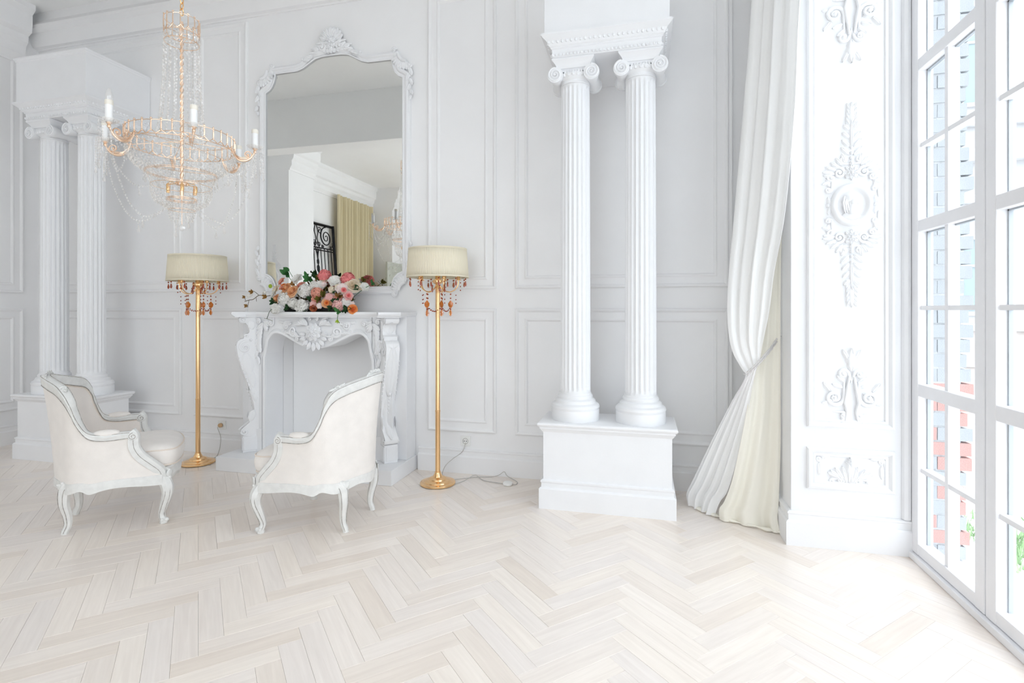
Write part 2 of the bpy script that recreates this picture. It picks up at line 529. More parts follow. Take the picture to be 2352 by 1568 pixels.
# ---- floor: herringbone boards
slab = MB().box(-6.8, 1.47, -4.9, 4.3, -0.16, -0.014).build('floor', mat('subfloor_screed', (0.10, 0.075, 0.06), 0.8, var=0.2), smooth=False)
struct(slab)
PW, PK = 0.088, 5
PL = PW*PK
def plank_mesh(name, lst):
    """boards given as (cx, cy, angle); one mesh"""
    vs = []; fs = []; uvs = []
    g = 0.0003; c = 0.0007
    hl, hw = PL/2-g, PW/2-g
    for cx_, cy_, a, dz in lst:
        n = len(vs); ca, sa = cos(a), sin(a)
        for (ex, ey, z) in ((hl, hw, -0.012), (hl, hw, -c), (hl-c, hw-c, 0)):
            for sx, sy in ((-1,-1),(1,-1),(1,1),(-1,1)):
                x, y = sx*ex, sy*ey
                vs.append((cx_+x*ca-y*sa, cy_+x*sa+y*ca, z+dz))
        q = []
        for i in range(2):
            for k in range(4):
                l = (k+1) % 4
                q.append((n+i*4+k, n+i*4+l, n+i*4+4+l, n+i*4+4+k))
        q.append((n+8, n+9, n+10, n+11))
        fs += q
        for f in q:
            for i in f:
                dx, dy = vs[i][0]-cx_, vs[i][1]-cy_
                uvs += [dx*ca+dy*sa, -dx*sa+dy*ca]
    me = bpy.data.meshes.new(name); me.from_pydata(vs, [], fs); me.update()
    ul = me.uv_layers.new(name='UVMap'); ul.data.foreach_set('uv', uvs)
    me.materials.append(M_floor)
    return me
boards = []
A45 = radians(45)
for n in range(-170, 170):
    for m in range(-14, 15):
        ox, oy = n + m*2*PK*0.0, n
        bx = n + 2*PK*m
        for (x0, y0, lx, ly, ang) in ((bx, n, PK, 1, 0.0), (bx+PK, n-PK+1, 1, PK, pi/2)):
            cx_, cy_ = (x0+lx/2)*PW, (y0+ly/2)*PW
            X = cx_*cos(A45)-cy_*sin(A45)-1.0; Y = cx_*sin(A45)+cy_*cos(A45)+1.0
            if -6.75 < X < 1.36 and -4.75 < Y < 4.16:
                if X > 1.0 and Y > 3.4: continue
                boards.append((X, Y, ang+A45))
def inview(X, Y):
    a = X*cos(TH)+Y*sin(TH); d = -X*sin(TH)+Y*cos(TH)
    if d < 0.5: return None
    px = 1176+1206*a/d; py = 710+1206*1.3/d
    return d if (-40 < px < 2400 and py < 1600) else None
vis = []; rest = []
for X, Y, a in boards:
    d = inview(X, Y)
    (vis.append((d, X, Y, a)) if d and X > -5.9 and Y < 3.95 else rest.append((X, Y, a, 0)))
vis.sort()
pm = plank_mesh('plank', [(0, 0, 0, 0)])
rp = random.Random(3)
for d, X, Y, a in vis[:300]:
    o = bpy.data.objects.new('plank', pm); COL.objects.link(o); o.parent = slab
    o.location = (X, Y, rp.uniform(-0.0004, 0.0003)); o.rotation_euler = (0, 0, a + (pi if rp.random() < .5 else 0))
rest += [(X, Y, a, rp.uniform(-0.0004, 0.0003)) for d, X, Y, a in vis[300:]]
o = bpy.data.objects.new('plank_field', plank_mesh('plank_field', rest)); COL.objects.link(o); o.parent = slab; o['kind'] = 'stuff'

# ---- wall panel mouldings on the back wall
PP = [(0, 0), (0, .014), (.006, .021), (.014, .023), (.022, .017), (.028, .008), (.070, .006), (.076, .009), (.082, .014), (.089, .013), (.097, .005), (.100, 0)]
def panel_trim(i, F, u0, u1, prof=PP, zs=((0.325, 1.305), (1.46, 3.863))):
    m = MB()
    for z0, z1 in zs: frame_rect(m, F, u0, u1, z0, z1, prof)
    struct(m.build('trim_%d' % i, M_wall, angle=30))
panel_trim(2, F_back, -5.72, -4.152)
panel_trim(3, F_back, -4.010, -3.432)
panel_trim(4, F_back, -1.700, -1.126)
panel_trim(5, F_back, -0.972, 0.575)
F_lw = FR((-5.93, 0, 0), (0, 1, 0), (0, 0, 1))
panel_trim(6, F_lw, 3.26, 3.83)
# flush cover strip where the wall steps back behind the curtain
# ---- baseboards
BP = [(0, 0), (.030, 0), (.030, .127), (.024, .135), (.017, .138), (.017, .168), (.022, .174), (.022, .182), (.012, .187), (0, .187)]
m = MB(); profile_run(m, (-5.93, YB), (-3.36, YB), (0, -1), BP); profile_run(m, (-1.78, YB), (0.60, YB), (0, -1), BP)
profile_run(m, (0.60, 4.03), (0.79, 4.03), (0, -1), BP)
o = m.build('baseboard_back', M_wall, smooth=False); fix_normals(o); struct(o)
m = MB(); profile_run(m, (-5.93, 3.21), (-5.93, YB), (1, 0), BP); profile_run(m, (-6.5, 0.1), (-6.5, 3.21), (1, 0), BP); profile_run(m, (-5.93, -0.6), (-5.93, 0.1), (1, 0), BP)
o = m.build('baseboard_left', M_wall, smooth=False); fix_normals(o); struct(o)
m = MB()
def mit(m, P, prof):   # open mitred run along points P (xy) with the room on the right-hand side
    path = [(p[0], p[1], 0) for p in P]
    m.sweep(path, [(d, z) for d, z in prof], (0, 0, 1))
mit(m, [(0.79, 4.03), (0.79, 3.21), (1.365, 3.21)], [(d, z) for d, z in BP])
o = m.build('baseboard_right', M_plaster, smooth=False); fix_normals(o); struct(o)
# ---- cornices
m = MB()
CB = [(0, 3.895), (.012, 3.895), (.02, 3.905), (.05, 3.91), (.075, 3.95), (.085, 4.0), (.085, 4.03), (.12, 4.06), (.12, 4.09), (.06, 4.16), (.05, 4.25), (0, 4.25)]
profile_run(m, (-5.93, YB), (0.60, YB), (0, -1), CB)
o = m.build('trim_7', M_wall, angle=25); fix_normals(o); struct(o)
m = MB()
CL = [(0, 3.70), (.02, 3.70), (.025, 3.73), (.06, 3.78), (.06, 3.86), (.09, 3.90), (.10, 3.96), (.14, 3.99), (.15, 4.06), (.15, 4.16), (.19, 4.20), (.19, 4.25), (0, 4.25)]
profile_run(m, (-5.93, 3.21), (-5.93, 3.82), (1, 0), CL)
profile_run(m, (-5.93, -0.6), (-5.93, 0.1), (1, 0), CL)
profile_run(m, (-6.5, 0.1), (-6.5, 3.21), (1, 0), CL); profile_run(m, (-6.5, -3.72), (-6.5, -0.6), (1, 0), CL)
profile_run(m, (-5.93, -4.6), (-5.93, -3.72), (1, 0), CL)
profile_run(m, (-5.93, -4.6), (0.79, -4.6), (0, 1), CL)
o = m.build('trim_8', M_wall, angle=25); fix_normals(o); struct(o)

# ---- pier by the window: two panel frames
F_pier = FR((0, 3.21, 0), (1, 0, 0), (0, 0, 1))
QP = [(0, 0), (0, .010), (.008, .018), (.016, .020), (.024, .014), (.030, .006), (.038, .010), (.044, .008), (.048, 0)]
m = MB()
frame_rect(m, F_pier, 0.868, 1.292, 0.655, 3.45, QP); frame_rect(m, F_pier, 0.868, 1.292, 0.315, 0.543, QP)
struct(m.build('trim_9', M_plaster, angle=30))
# quarter round where the pier meets the window frame
m = MB(); m.tube([(1.345, 3.205, 0.19), (1.345, 3.205, 3.98)], 0.022, 8)
struct(m.build('trim_10', M_plaster))

# ---- windows
def window(name, y0, y1, nleaf, parts):
    root = bpy.data.objects.new(name, None); COL.objects.link(root); root.location = (1.36, y0, 0); struct(root)
    m = MB(); m.box(1.345, 1.47, y0, y1, 0.0, 0.034); m.box(1.355, 1.46, y0, y1, 3.945, 3.98)
    m.box(1.385, 1.46, y1-0.016, y1, 0.03, 3.95); m.box(1.385, 1.46, y0, y0+0.016, 0.03, 3.95)
    m.box(1.40, 1.46, y0, y1, 0.034, 0.05)
    m.build('outer_frame', M_frame, root, smooth=False, bevel=0.004)
    wl = (y1-y0-0.02)/nleaf
    for i in range(nleaf):
        a = y1-0.01-wl*i-0.004; c = a-wl+0.008          # a: far edge, c: near edge
        m = MB(); st = 0.066; X0, X1 = 1.362, 1.432
        m.box(X0, X1, a-st, a, 0.036, 3.94); m.box(X0, X1, c, c+st, 0.036, 3.94)
        R = [(0.036, 0.094), (0.853, 0.917), (1.697, 1.757), (2.526, 2.586), (3.36, 3.42), (3.88, 3.94)]
        for z0, z1 in R: m.box(X0+0.002, X1-0.002, c+st-.004, a-st+.004, z0, z1)
        sash = m.build('sash', M_frame, root, smooth=False, bevel=0.004)
        mid = (a+c)/2
        mm = MB(); g = MB()
        for (za, zb) in zip(R, R[1:]):
            lo, hi = za[1], zb[0]
            zc = (lo+hi)/2
            if hi-lo > 0.5: mm.box(X0+0.014, X1-0.014, c+st-.003, a-st+.003, zc-0.011, zc+0.011)
            mm.box(X0+0.012, X1-0.012, mid-0.014, mid+0.014, lo-.003, hi+.003)
            for (ya, yb) in ((c+st, c+st+0.007), (a-st-0.007, a-st)):
                g.box(1.402, 1.418, ya, yb, lo, hi)
            g.box(1.402, 1.418, c+st, a-st, hi-0.007, hi)
        mm.build('muntin', M_frame, sash, smooth=False)
        g.build('spacer', mat_spacer, sash, smooth=False)
        for (za, zb) in zip(R, R[1:]):
            lo, hi = za[1], zb[0]; zc = (lo+hi)/2
            cells = ((lo, zc-0.011), (zc+0.011, hi)) if hi-lo > 0.5 else ((lo, hi),)
            for (q0, q1) in cells:
                for (r0, r1) in ((c+st, mid-0.014), (mid+0.014, a-st)):
                    MB().box(1.408, 1.412, r0+.0005, r1-.0005, q0+.0005, q1-.0005).build('pane', M_pane, sash, smooth=False)
    return root
mat_spacer = mat('spacer_grey', (0.42, 0.45, 0.48), 0.4, 0.3)
win1 = window('window_1', 0.1, 3.205, 5, True)
window('window_2', -3.7, -0.6, 5, True)
def added_front_window():  # added window, out of view, lets in fill light for the back wall
    root = bpy.data.objects.new('added_window', None); COL.objects.link(root); root.location = (-1.2, -4.7, 0.4); struct(root)
    m = MB()
    for x in (-3.0, -1.78, -0.53, 0.68): m.box(x, x+.07, -4.76, -4.68, 0.2, 3.95)
    for z in (0.2, 1.4, 2.6, 3.88): m.box(-2.93, 0.68, -4.755, -4.685, z, z+.07)
    m.build('outer_frame', M_frame, root, smooth=False)
    for x0, x1 in ((-2.93, -1.78), (-1.71, -.53), (-.46, .68)):
        for z0, z1 in ((.27, 1.4), (1.47, 2.6), (2.67, 3.88)):
            MB().box(x0, x1, -4.722, -4.718, z0, z1).build('pane', M_pane, root, smooth=False)
added_front_window()

# ---- outside: brick reveal of the outer wall, pavement, building over the way
M_br = [mat('limewashed_brick', (0.40, 0.42, 0.44), 0.85, var=0.12, vscale=25, bump=0.5, bscale=60),
        mat('red_brick', (0.52, 0.31, 0.28), 0.9, var=0.2, vscale=25, bump=0.5, bscale=60)]
rv = MB().box(1.452, 1.60, 3.2275, 4.3, -0.9, 4.5).build('brick_reveal', mat('old_mortar', (0.46, 0.47, 0.48), 0.95, var=0.1, vscale=30, bump=0.6, bscale=50), smooth=False)
tag(rv, 'weathered brick outer wall end seen through the window beside the carved pier', 'brick wall')
rb = random.Random(11)
def brick_mesh(mi):
    m = MB().box(-0.5, 0.5, 0, 0.10, -0.5, 0.5)
    o = m.build('brick', M_br[mi], smooth=False); me = o.data; bpy.data.objects.remove(o); return me
BM = [brick_mesh(0), brick_mesh(1)]
z = -0.16; row = 0
while z < 4.0:
    segs = [(1.455, 1.545), (1.55, 1.63)] if row % 2 else [(1.455, 1.49), (1.495, 1.625)]
    for x0, x1 in segs:
        red = (z < 0.86 and rb.random() < 0.62) or rb.random() < 0.03
        o = bpy.data.objects.new('brick', BM[1 if red else 0]); COL.objects.link(o); o.parent = rv
        ww = x1-x0 + (rb.uniform(-0.012, 0.03) if x1 > 1.6 else 0)
        o.location = (x0+ww/2, 3.223+rb.uniform(-0.003, 0.002), z+0.036); o.scale = (ww, 1, 0.066)
        o.rotation_euler = (0, rb.uniform(-.02, .02), 0)
    z += 0.077; row += 1
MB().box(1.47, 1.70, -4.9, 3.25, -0.3, -0.012).build('window_sill', M_frame, win1, smooth=False, bevel=.004)
g = MB().box(-30, 40, -30, 50, -1.0, -0.9).build('ground_outside', mat('pale_paving', (0.68, 0.68, 0.67), 0.9, var=0.1, vscale=2), smooth=False)
struct(g)
def grass():
    m = MB(); r = random.Random(4)
    for k in range(2600):
        x = 3.0+r.random()*2.6; y = 5.0+r.gauss(0, .35)+x*0.25; h = r.uniform(.05, .13); a = r.random()*6.28
        dx, dy = cos(a)*.012, sin(a)*.012
        m.add([(x-dx, y-dy, -.9), (x+dx, y+dy, -.9), (x+r.uniform(-.04, .04), y+r.uniform(-.04, .04), -.9+h)], [(0, 1, 2)])
    o = m.build('grass', mat('grass_green', (0.26, 0.40, 0.20), 0.8, var=0.3, vscale=5), smooth=False); tag(o, 'strip of green grass on the pavement outside the glazed doors', 'grass', kind='stuff')
grass()
def building():
    t = thing('building', 'pale old building across the yard seen through the glazed doors', 'building', (8, 13, -0.9))
    Mw = mat('pale_render', (0.42, 0.42, 0.43), 0.9, var=0.08, vscale=1.2); Mb = mat('pale_moulding', (0.46, 0.46, 0.47), 0.9)
    Mg = mat('blue_grey_glass', (0.22, 0.28, 0.30), 0.35); Ml = mat('faded_brick_base', (0.40, 0.36, 0.34), 0.9, var=0.15, vscale=3)
    MB().box(2.0, 22, 13, 17, 0.9, 8.4).build('wall', Mw, t, smooth=False)
    MB().box(2.0, 22, 12.97, 17, -0.9, 0.9).build('plinth', Ml, t, smooth=False)
    for z0, z1, d in ((0.85, 1.0, .12), (3.5, 3.68, .15), (4.35, 4.6, .25), (5.1, 5.25, .15), (8.2, 8.6, .4)):
        MB().box(2.0, 22, 13-d, 13, z0, z1).build('cornice', Mb, t, smooth=False, bevel=0.03)
    x = 3.3
    while x < 21:
        for z0, z1 in ((1.25, 2.75), (5.6, 7.6), (-0.55, 0.1)):
            f = MB(); f.box(x-.42, x+.42, 12.93, 13.0, z0-.08, z0); f.box(x-.42, x+.42, 12.93, 13, z1, z1+.1); f.box(x-.42, x-.33, 12.95, 13, z0, z1); f.box(x+.33, x+.42, 12.95, 13, z0, z1)
            f.box(x-.02, x+.02, 12.96, 13, z0, z1); f.box(x-.33, x+.33, 12.96, 13, z0+(z1-z0)*.62, z0+(z1-z0)*.62+.05)
            w_ = f.build('window', Mb, t, smooth=False)
            MB().box(x-.33, x+.33, 12.985, 12.998, z0, z1).build('window_pane', Mg, w_, smooth=False)
        x += 1.75
building()
# ================================================================ COLUMN PAIRS
def pedestal(ox, label):
    t = thing('pedestal', label, 'pedestal', (ox-0.239, 3.565, 0), group=None)
    x0, x1, y0, y1 = ox-0.669, ox+0.1915, 3.37, 3.765
    def ring(prof):        # profile (outset, z) wrapped around the rectangle
        vs = []; fs = []
        for d, z in prof:
            vs += [(x0-d, y0-d, z), (x1+d, y0-d, z), (x1+d, y1+d, z), (x0-d, y1+d, z)]
        n = len(prof)
        for i in range(n-1):
            for k in range(4):
                l = (k+1) % 4
                fs.append((i*4+k, i*4+l, i*4+4+l, i*4+4+k))
        fs.append((3, 2, 1, 0)); fs.append(tuple(range(4*n-4, 4*n)))
        return vs, fs
    MB().add(*ring([(0, 0), (0, .128), (-.006, .135), (-.014, .139), (-.014, .165), (-.009, .172), (-.009, .181), (-.022, .188)])).build('plinth', M_plaster, t, angle=25)
    MB().add(*ring([(-.024, .186), (-.024, .503)])).build('block', M_plaster, t, smooth=False, bevel=0.002)
    MB().add(*ring([(-.022, .498), (-.016, .504), (-.010, .516), (-.004, .522), (-.004, .532), (.004, .537), (.010, .548), (.008, .557), (0, .561)])).build('cap', M_plaster, t, angle=25)
    return t
PED_R = 0.0; PED_L = -4.669
pedestal(PED_R, 'white rectangular column pedestal beside the tied curtain')
pedestal(PED_L, 'white rectangular column pedestal behind the armchair near the corner')

def column_base_mesh():
    m = MB()
    m.lathe([(.0, .0), (.158, 0), (.160, .005), (.160, .066), (.157, .072), (.160, .078), (.163, .088), (.158, .103), (.149, .110), (.140, .113), (.137, .118), (.134, .132), (.124, .140), (.115, .143), (.1165, .150), (.117, .158), (.113, .166), (.107, .170), (.106, .182), (0, .182)], 40)
    return m
def column_shaft_mesh(z0, z1, r0, r1, fl=20):
    vs = []; fs = []; per = 7
    levels = [(z0, 0.0), (z0+.012, 0.0), (z0+.022, .75), (z0+.04, 1.0)]
    for k in range(1, 14): levels.append((z0+.04+(z1-z0-.08)*k/14, 1.0))
    levels += [(z1-.04, 1.0), (z1-.022, .75), (z1-.012, 0.0), (z1, 0.0)]
    n = fl*per
    for z, dep in levels:
        t = (z-z0)/(z1-z0); R = r0+(r1-r0)*(t**1.4)
        for k in range(n):
            a = 2*pi*k/n; q = (k % per)/per
            f = 0.0 if q < 0.17 else sin(pi*(q-0.17)/0.83)
            rr = R - 0.0115*f**0.75*dep
            vs.append((rr*cos(a), rr*sin(a), z))
    for i in range(len(levels)-1):
        for k in range(n):
            l = (k+1) % n
            fs.append((i*n+k, i*n+l, (i+1)*n+l, (i+1)*n+k))
    return MB().add(vs, fs)
def volute(m, cx, y, cz, r, d, back):
    """spiral disc facing -Y at depth y"""
    sg = -1 if not back else 1
    M = Matrix.Translation((cx, y, cz)) @ Matrix.Rotation(pi/2, 4, 'X')
    m.lathe([(0, -.012), (r*.98, -.012), (r, -.006), (r, .006), (r*.98, .012), (0, .012)], 26, M=M)
    pts = []; rad = []
    for k in range(52):
        t = k/51; a = pi/2 + d*2*pi*2.3*t; rr = r*(0.94-0.80*t**0.85)
        pts.append((cx+rr*cos(a), y+sg*(.012+.006*t), cz+rr*sin(a))); rad.append(r*(.14-.07*t))
    m.tube(pts, rad, 6, up=(0, sg, 0))
    m.ball((cx, y+sg*.016, cz), (r*.16, r*.12, r*.16), 10, 6)
def capital_mesh():
    m = MB()
    # echinus ring and neck
    m.lathe([(.093, 0), (.098, .004), (.098, .012), (.094, .016), (.094, .026), (.104, .034), (.119, .046), (.124, .058), (.118, .068), (.10, .074), (0, .074)], 36)
    for k in range(24):                              # egg and dart band
        a = 2*pi*k/24
        m.ball((.119*cos(a), .119*sin(a), .052), (.011, .011, .014), 6, 4)
    for sx in (-1, 1):                               # volutes front and rear joined by bolsters
        for back in (False, True):
            volute(m, sx*.119, (.112 if back else -.112), .052, .052, sx*(-1), back)
        M = Matrix.Translation((sx*.119, -.112, .052)) @ Matrix.Rotation(-pi/2, 4, 'X')
        m.lathe([(.047, 0), (.049, .02), (.040, .06), (.034, .105), (.036, .112), (.034, .119), (.040, .164), (.049, .204), (.047, .224)], 18, M=M, caps=False)
    m.box(-.115, .115, -.100, -.085, .074, .100); m.box(-.115, .115, .085, .100, .074, .100)
    for k in range(7):                               # little leaf band between the volutes
        x = -.054+.018*k
        m.ball((x, -.106, .070), (.008, .008, .014), 6, 4); m.ball((x, .106, .070), (.008, .008, .014), 6, 4)
    # abacus flaring upwards
    vs = []; fs = []
    prof = [(.108, .094), (.112, .100), (.113, .112), (.120, .124), (.132, .138), (.138, .143), (.138, .155), (.132, .158)]
    for r, z in prof: vs += [(-r, -r, z), (r, -r, z), (r, r, z), (-r, r, z)]
    for i in range(len(prof)-1):
        for k in range(4):
            l = (k+1) % 4; fs.append((i*4+k, i*4+l, i*4+4+l, i*4+4+k))
    fs.append((3, 2, 1, 0)); fs.append(tuple(range(len(vs)-4, len(vs))))
    m.add(vs, fs)
    return m
def column(x, label):
    t = thing('ionic_column', label, 'column', (x, 3.56, 0.5605), group=None)
    column_base_mesh().build('base', M_plaster, t, world=False, angle=30)
    column_shaft_mesh(.180, 2.236, .1015, .0955).build('shaft', M_plaster, t, world=False, angle=45)
    o = capital_mesh().build('capital', M_plaster, t, world=False, angle=35); o.location = (0, 0, 2.236)
    return t
c0 = column(PED_R-.454, 'fluted white ionic column of the pair by the curtain, the one nearer the lamp')
dup(c0, (PED_R-.024, 3.56, .5605), label='fluted white ionic column of the pair by the curtain, the one nearer the curtain')
dup(c0, (PED_L-.454, 3.56, .5605), label='fluted white ionic column of the corner pair, the one in the room corner')
dup(c0, (PED_L-.024, 3.56, .5605), label='fluted white ionic column of the corner pair, the one nearer the fireplace')

def entablature(ox, label):
    t = thing('entablature', label, 'entablature', (ox-.24, 3.6, 2.955))
    x0, x1, y0, y1 = ox-.587, ox+.103, 3.425, 3.967
    def ring(prof):
        vs = []; fs = []
        for d, z in prof: vs += [(x0-d, y0-d, z), (x1+d, y0-d, z), (x1+d, y1, z), (x0-d, y1, z)]
        n = len(prof)
        for i in range(n-1):
            for k in range(4):
                l = (k+1) % 4; fs.append((i*4+k, i*4+l, i*4+4+l, i*4+4+k))
        fs.append((3, 2, 1, 0)); fs.append(tuple(range(4*n-4, 4*n)))
        return vs, fs
    MB().add(*ring([(0, 2.9545), (0, 2.958), (.006, 2.962), (.006, 2.978), (.002, 2.982), (.004, 3.008), (.012, 3.012), (.012, 3.020), (.022, 3.026), (.030, 3.040), (.036, 3.054), (.056, 3.070), (.068, 3.082), (.068, 3.094), (.060, 3.098)])).build('architrave', M_plaster, t, angle=20)
    m = MB()
    for (a, b, dd, sz, z) in (('x', 0, .009, .0105, 2.970), ('x', 1, .033, .012, 3.046)):
        step = .024 if b == 0 else .03
        xa = x0-dd+.01
        while xa < x1+dd-.005:
            m.ball((xa, y0-dd, z), (sz*.75, sz*.7, sz), 6, 4); xa += step
        for X in (x0-dd, x1+dd):
            ya = y0-dd+step
            while ya < y1: m.ball((X, ya, z), (sz*.7, sz*.75, sz), 6, 4); ya += step
    o = m.build('bead_moulding', M_plaster, t); o['kind'] = 'stuff'
    MB().add(*ring([(.048, 3.094), (.048, 3.44), (.052, 3.444), (.054, 3.456), (.062, 3.464), (.062, 3.478)])).build('upper_block', M_plaster, t, smooth=False, bevel=0.0025)
    return t
entablature(PED_R, 'white entablature block with beaded cornice over the two columns by the curtain')
entablature(PED_L, 'white entablature block with beaded cornice over the two columns by the room corner')

# ================================================================ FIREPLACE
fire = thing('fireplace', 'white carved rococo fireplace surround with scrolled legs under the tall mirror', 'fireplace', (XM, 3.75, 0))
MB().box(XM-.775, XM+.775, 3.52, YB-.003, 0, .113).build('hearth', M_plaster, fire, smooth=False, bevel=.003)
ARCH = [(0, .985), (.06, .987), (.13, 1.003), (.22, 1.045), (.30, 1.083), (.36, 1.101), (.40, 1.100), (.44, 1.078), (.47, 1.035), (.485, .985), (.49, .93)]
OW = .49
def arch(x): return interp(ARCH, abs(x))
def bulge(x): return .055*math.exp(-(x/.27)**2)
# frieze with the shaped lower edge
m = MB(); N = 64
rows = [0, .12, .3, .55, .8, 1.0]
def fz(u, v):
    x = -OW+2*OW*u; a = arch(x); z = a+(1.242-a)*v
    y = 3.75-bulge(x)*(.35+.65*sin(pi*min(1, v*.9+.1)))-.006*math.exp(-(v/.06)**2)
    return (XM+x, y, z)
m.grid(fz, N, 8)
m.grid(lambda u, v: (XM-OW+2*OW*u, (3.75-bulge(-OW+2*OW*u)*.5)*(1-v)+3.96*v, arch(-OW+2*OW*u)), N, 1)
o = m.build('frieze', M_orn, fire, angle=40); 
# jambs (upright sides beside the opening) and side walls back to the wall
for sx in (-1, 1):
    m = MB()
    xa, xb = sorted((XM+sx*OW, XM+sx*.665)); m.box(xa, xb, 3.75, YB-.003, .113, 1.242)
    xa, xb = sorted((XM+sx*(OW+.03), XM+sx*.62)); m.box(xa, xb, 3.735, 3.76, .113, .30)
    xa, xb = sorted((XM+sx*.60, XM+sx*.762)); m.box(xa, xb, 3.80, YB-.003, .113, 1.242)
    m.build('jamb', M_plaster, fire, smooth=False, bevel=.004)
m = MB(); pa = [(XM+x, 3.742-bulge(x)*.45, arch(x)+.012) for x in [-OW+2*OW*k/48 for k in range(49)]]
pa = [(XM-OW-.012, 3.742, .115), (XM-OW-.012, 3.742, .9)]+pa+[(XM+OW+.012, 3.742, .9), (XM+OW+.012, 3.742, .115)]
m.tube(pa, .013, 8, up=(0, -1, 0), flat=.8); m.tube([(p[0]*1+0, p[1]+.002, p[2]+.028) if 2 <= i < len(pa)-2 else (p[0]+(-.026 if i < 2 else .026), p[1]+.002, p[2]) for i, p in enumerate(pa)], .006, 6)
m.build('arch_moulding', M_orn, fire)
m = MB(); m.box(XM-.485, XM+.485, 4.10, 4.155, .113, 1.138); m.box(XM-.525, XM-.488, 3.97, 4.15, .113, 1.138); m.box(XM+.488, XM+.525, 3.97, 4.15, .113, 1.138); m.box(XM-.52, XM+.52, YB, 4.15, 1.105, 1.139); m.box(XM-.52, XM+.52, 3.96, 4.15, 0, .113)
m.build('firebox', M_wall, fire, smooth=False)
# mantel shelf with serpentine front and canted ears
def shelf_outline(ins):
    half = [(0, 3.625), (.10, 3.628), (.2, 3.642), (.30, 3.668), (.40, 3.697), (.50, 3.712), (.555, 3.705), (.60, 3.64), (.652, 3.55), (.775, 3.673), (.775, YB-.003)]
    r = [(x-(ins if x > .6 else 0), y+(ins if y < YB-.01 else 0)) for x, y in half]
    pts = [(XM-x, y) for x, y in r[::-1]]+[(XM+x, y) for x, y in r[1:]]
    return pts
m = MB()
levels = [(.018, 1.236), (.016, 1.243), (.006, 1.250), (.004, 1.256), (0, 1.259), (0, 1.275), (.004, 1.279)]
n = len(shelf_outline(0)); vs = []; fs = []
for ins, z in levels: vs += [(p[0], p[1], z) for p in shelf_outline(ins)]
for i in range(len(levels)-1):
    for k in range(n):
        l = (k+1) % n; fs.append((i*n+k, i*n+l, i*n+n+l, i*n+n+k))
fs.append(tuple(range(n))[::-1]); fs.append(tuple(range((len(levels)-1)*n, len(levels)*n)))
m.add(vs, fs); m.build('mantel_shelf', M_plaster, fire, angle=25)
